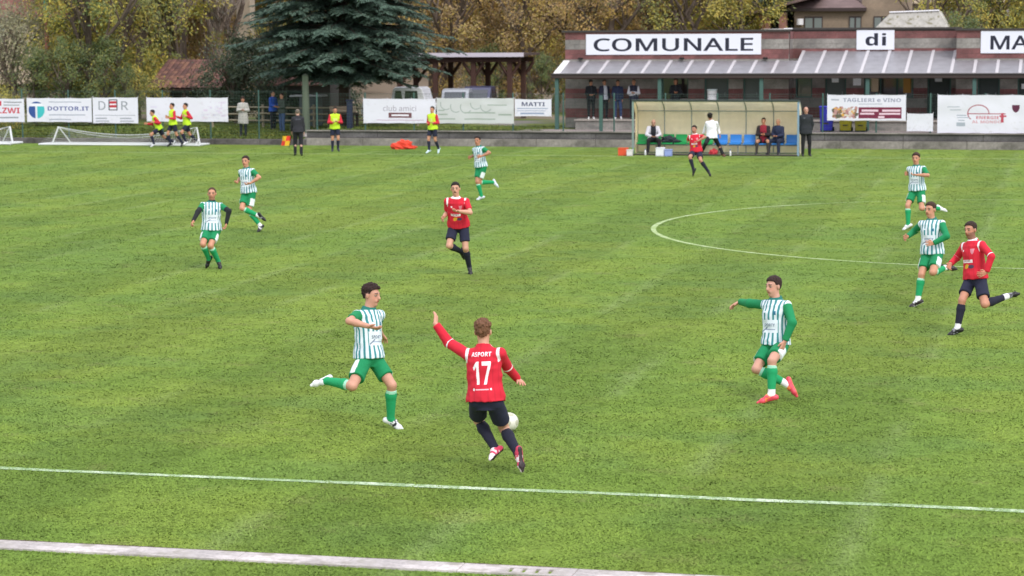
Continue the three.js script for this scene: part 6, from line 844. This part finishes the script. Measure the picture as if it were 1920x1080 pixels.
person('kicker', { ...GREEN, label: 'striped green player swinging back a leg to kick', hair: 0x2c1a17, hairT: 0.02, curl: 0.012, sleeve: 0.62, boots: 0xe2e4e8, accent: 0x3a3a48, sole: 0x55534c, skin: 0xc4917a, panelT: 0.2 });
person('seventeen', { ...RED, shirt: 'red17', label: 'red player number 17 seen from behind with one arm raised', sleeve: 1.96, hair: 0x6b4a34, hairT: 0.019, curl: 0.012, boots: 0xd0405f, accent: 0xf0dfe6, toeCap: true, sole: 0x2c1d22, skin: 0xc99880, fist: 0.25, bulk: 0 });
person('chaser', { ...GREEN, label: 'striped green long-sleeved player in red boots leaning with an arm out', sleeve: 1.95, hair: 0x2e1d1a, hairT: 0.015, boots: 0xe04a5c, accent: 0xf08a4a, sole: 0xd06a48, tape: 0xf0eef0, skin: 0xc4937e, fist: 0.3, bulk: 0 });
person('mid_green', { ...GREEN, label: 'striped green long-sleeved player running beside the bearded red player', sleeve: 1.95, hair: 0x3a281e, boots: 0x2a2226, accent: 0xe8e8ec, sole: 0xd8d8dc, tape: 0xeef0f0, fist: 0.8, bulk: 0 });
person('far_green', { ...GREEN, label: 'striped green player in white boots furthest up the halfway side', sleeve: 0.9, hair: 0x3a2720, hairT: 0.018, boots: 0xe6e6ea, fist: 0.8, sole: 0x8a8a90 });
person('beard_red', { ...RED, label: 'bearded red player sprinting at the frame edge', sleeve: 1.95, hair: 0x2e1f19, beard: 1, tape: 0xe4e4e8, accent: 0x84848c, skin: 0xb98268, bulk: 0 });
person('black_sleeve', { ...GREEN, label: 'striped green player with black undershirt sleeves', sleeve: 0.66, under: 0x1c1f22, hair: 0x4a3526, hairT: 0.007, recede: 0.02, beard: 2, fist: 1.0, extra: (g, K, s, { su }) => { const n = add(K.neck, su, 0.0); part('collar', paint(netMesh((x, y, z) => { const a = cone(add(K.neck, su, -0.02 * s), add(K.neck, su, 0.035 * s), 0.075 * s, 0.066 * s)(x, y, z); return Math.max(a, dot(sub([x, y, z], add(K.neck, su, 0.045 * s)), su)); }, n.map((v) => v - 0.12), n.map((v) => v + 0.12), 0.009), () => LIN(0x1c1f22)), CLOTH_M, g); } });
person('left_green', { ...GREEN, label: 'striped green short-sleeved player running behind the black-sleeved one', sleeve: 0.7, hair: 0x2c1d18, tape: 0xe8ecec, fist: 0.9, accent: 0xd0d0d4 });
person('middle_green', { ...GREEN, label: 'striped green player running just in front of the far wall', sleeve: 0.7, hair: 0x1f1614, boots: 0xd6dce8, fist: 0.9, skin: 0xb27c60, sole: 0xa0a4ac });
person('middle_red', { ...RED, label: 'red short-sleeved player jogging alone in the middle of the pitch', sleeve: 0.72, hair: 0x1c1412, mouth: true, fist: 0.7, skin: 0xc6957c });
person('dugout_red', { ...RED, label: 'red player running in front of the dugout', sleeve: 0.7, hair: 0x1e1614, fist: 0.8, skin: 0xb5806a, beard: 2 });
const BIB = { hem: -0.1, shirt: 'bib', shirtName: 'bib', sleeve: 1.9, legs: 0x1e2238, socks: 0x20243a, group: 'substitutes warming up in yellow bibs', hair: 0x1d1512, boots: 0xd8dae0, fist: 0.8, bulk: 0 };
person('bib_front', { ...BIB, label: 'yellow-bibbed runner leading the three by the goal frame' }); person('bib_middle', { ...BIB, label: 'yellow-bibbed runner in the middle of the three by the goal frame', boots: 0x24242a }); person('bib_rear', { ...BIB, label: 'yellow-bibbed runner last of the three by the goal frame', boots: 0xe8e8ee }); person('bib_standing', { ...BIB, label: 'yellow-bibbed player standing with folded arms before the conifer', boots: 0x202434 }); person('bib_walking', { ...BIB, label: 'yellow-bibbed player jogging in front of the white banner', boots: 0xcfe4ec });
person('linesman', { hem: -0.14, shirt: 'black', sleeve: 1.95, trousers: true, legs: 0x1b1c22, hair: 0x6a6258, label: 'assistant referee in black walking with a flag', boots: 0x1a2a20, skin: 0xc39a86 });
{ // the assistant referee's flag hangs from the hand nearer the goal frame
  const P = POSES.linesman, hand = [P.b[0] + P.j[18], P.b[1] + P.j[19], P.b[2] + P.j[20]], f = thing('linesman_flag', 'red and yellow chequered flag in the assistant referee hand', 'flag', hand);
  part('stick', rod([0.02, 0.12, 0], [-0.1, -0.46, 0.06], 0.009), M.dark, f);
  const q = (x0, x1, y0, y1, col, k) => { const n = 6, g = new THREE.PlaneGeometry(x1 - x0, y1 - y0, n, n), p = g.attributes.position; for (let i = 0; i < p.count; i++) { const x = p.getX(i) + (x0 + x1) / 2, y = p.getY(i) + (y0 + y1) / 2; p.setXYZ(i, x - (y + 0.1) * -0.2 - 0.06, y, 0.06 + 0.04 * Math.sin(x * 22 + y * 6)); } g.computeVertexNormals(); part('flag_square', g, std(col, 0.8, { side: THREE.DoubleSide }), f).userData.label = k; };
  q(-0.3, -0.14, -0.36, -0.18, 0xe0412f, 'red square'); q(-0.14, 0.02, -0.18, 0.0, 0xe0412f, 'red square'); q(-0.3, -0.14, -0.18, 0.0, 0xe2b428, 'yellow square'); q(-0.14, 0.02, -0.36, -0.18, 0xe2b428, 'yellow square');
}
const CAS = { hem: -0.16, trousers: true, sleeve: 1.95, group: 'spectators', bulk: 0.008 };
person('white_coat', { ...CAS, shirt: 'coat', shirtName: 'coat', hem: -0.75, flare: 0.02, legs: 0x20242c, hair: 0x3a241c, hairT: 0.02, hairLow: -0.05, label: 'spectator in a pale grey coat behind the fence', boots: 0x22201e }); person('blue_jacket', { ...CAS, shirt: 'blue', shirtName: 'jacket', legs: 0x24262e, hair: 0x2a1e18, label: 'spectator in a bright blue jacket by the rail fence', boots: 0xc8b49a }); person('jeans_man', { ...CAS, shirt: 'olive', shirtName: 'jacket', legs: 0x41577c, hair: 0x3a2c26, label: 'spectator in a dark jacket and blue jeans by the rail fence', boots: 0x2a2a2a });
person('hooded', { ...CAS, shirt: 'dark', shirtName: 'jacket', legs: 0x191b20, hair: 0x141418, hairT: 0.02, hairLow: -0.05, label: 'spectator all in black with white shoes under the canopy', boots: 0xe4e4e4, sole: 0xd4d4d4 }); person('white_top', { ...CAS, shirt: 'vestwhite', shirtName: 'jacket', legs: 0x23262e, hair: 0x1d1614, label: 'spectator in an open dark jacket over a white top under the canopy' }); person('navy_man', { ...CAS, shirt: 'navy', shirtName: 'jacket', legs: 0x2b3a62, hair: 0x2c211c, label: 'spectator in navy with pale shoes under the canopy', boots: 0xdcdce0, sole: 0xcccccc }); person('crossed_arms', { ...CAS, shirt: 'vestdark', shirtName: 'vest', legs: 0x20242e, hair: 0x57483e, label: 'spectator with white sleeves crossed over a dark vest' }); person('window_man', { ...CAS, shirt: 'dark', shirtName: 'jacket', legs: 0x1b1c20, hair: 0x3a2c24, label: 'man in black with folded arms by the dark club house window' });
person('white_sweater', { ...CAS, shirt: 'white', shirtName: 'sweater', legs: 0x16171c, hair: 0x17120f, hairT: 0.03, curl: 0.01, group: 'team staff at the dugout', label: 'dark-haired man in a white sweater striding before the dugout', boots: 0x5a3022, skin: 0xa9765c }); person('standing_coat', { ...CAS, shirt: 'charcoal', shirtName: 'jacket', hem: -0.3, legs: 0x17181c, bald: true, group: 'team staff at the dugout', label: 'bald man in a dark jacket standing at the dugout end', skin: 0xbf8f7c }); person('coach', { ...CAS, shirt: 'coach', shirtName: 'jacket', legs: 0x1d1b20, bald: true, group: 'team staff at the dugout', label: 'man in a dark and white jacket leaning forward on the green seats', skin: 0xb98c7a }); person('red_sub', { ...CAS, shirt: 'redblack', shirtName: 'jacket', trousers: false, legs: 0x201d22, socks: 0x3a3630, bulk: 0.006, hair: 0x231915, group: 'team staff at the dugout', label: 'substitute in a dark red and black top seated on blue seats' }); person('navy_sub', { ...CAS, shirt: 'navy', shirtName: 'jacket', legs: 0x232a40, hair: 0xb09a84, hairT: 0.006, group: 'team staff at the dugout', label: 'fair-haired man in navy seated next to the red and black top' });
renderer.render(scene, camera);
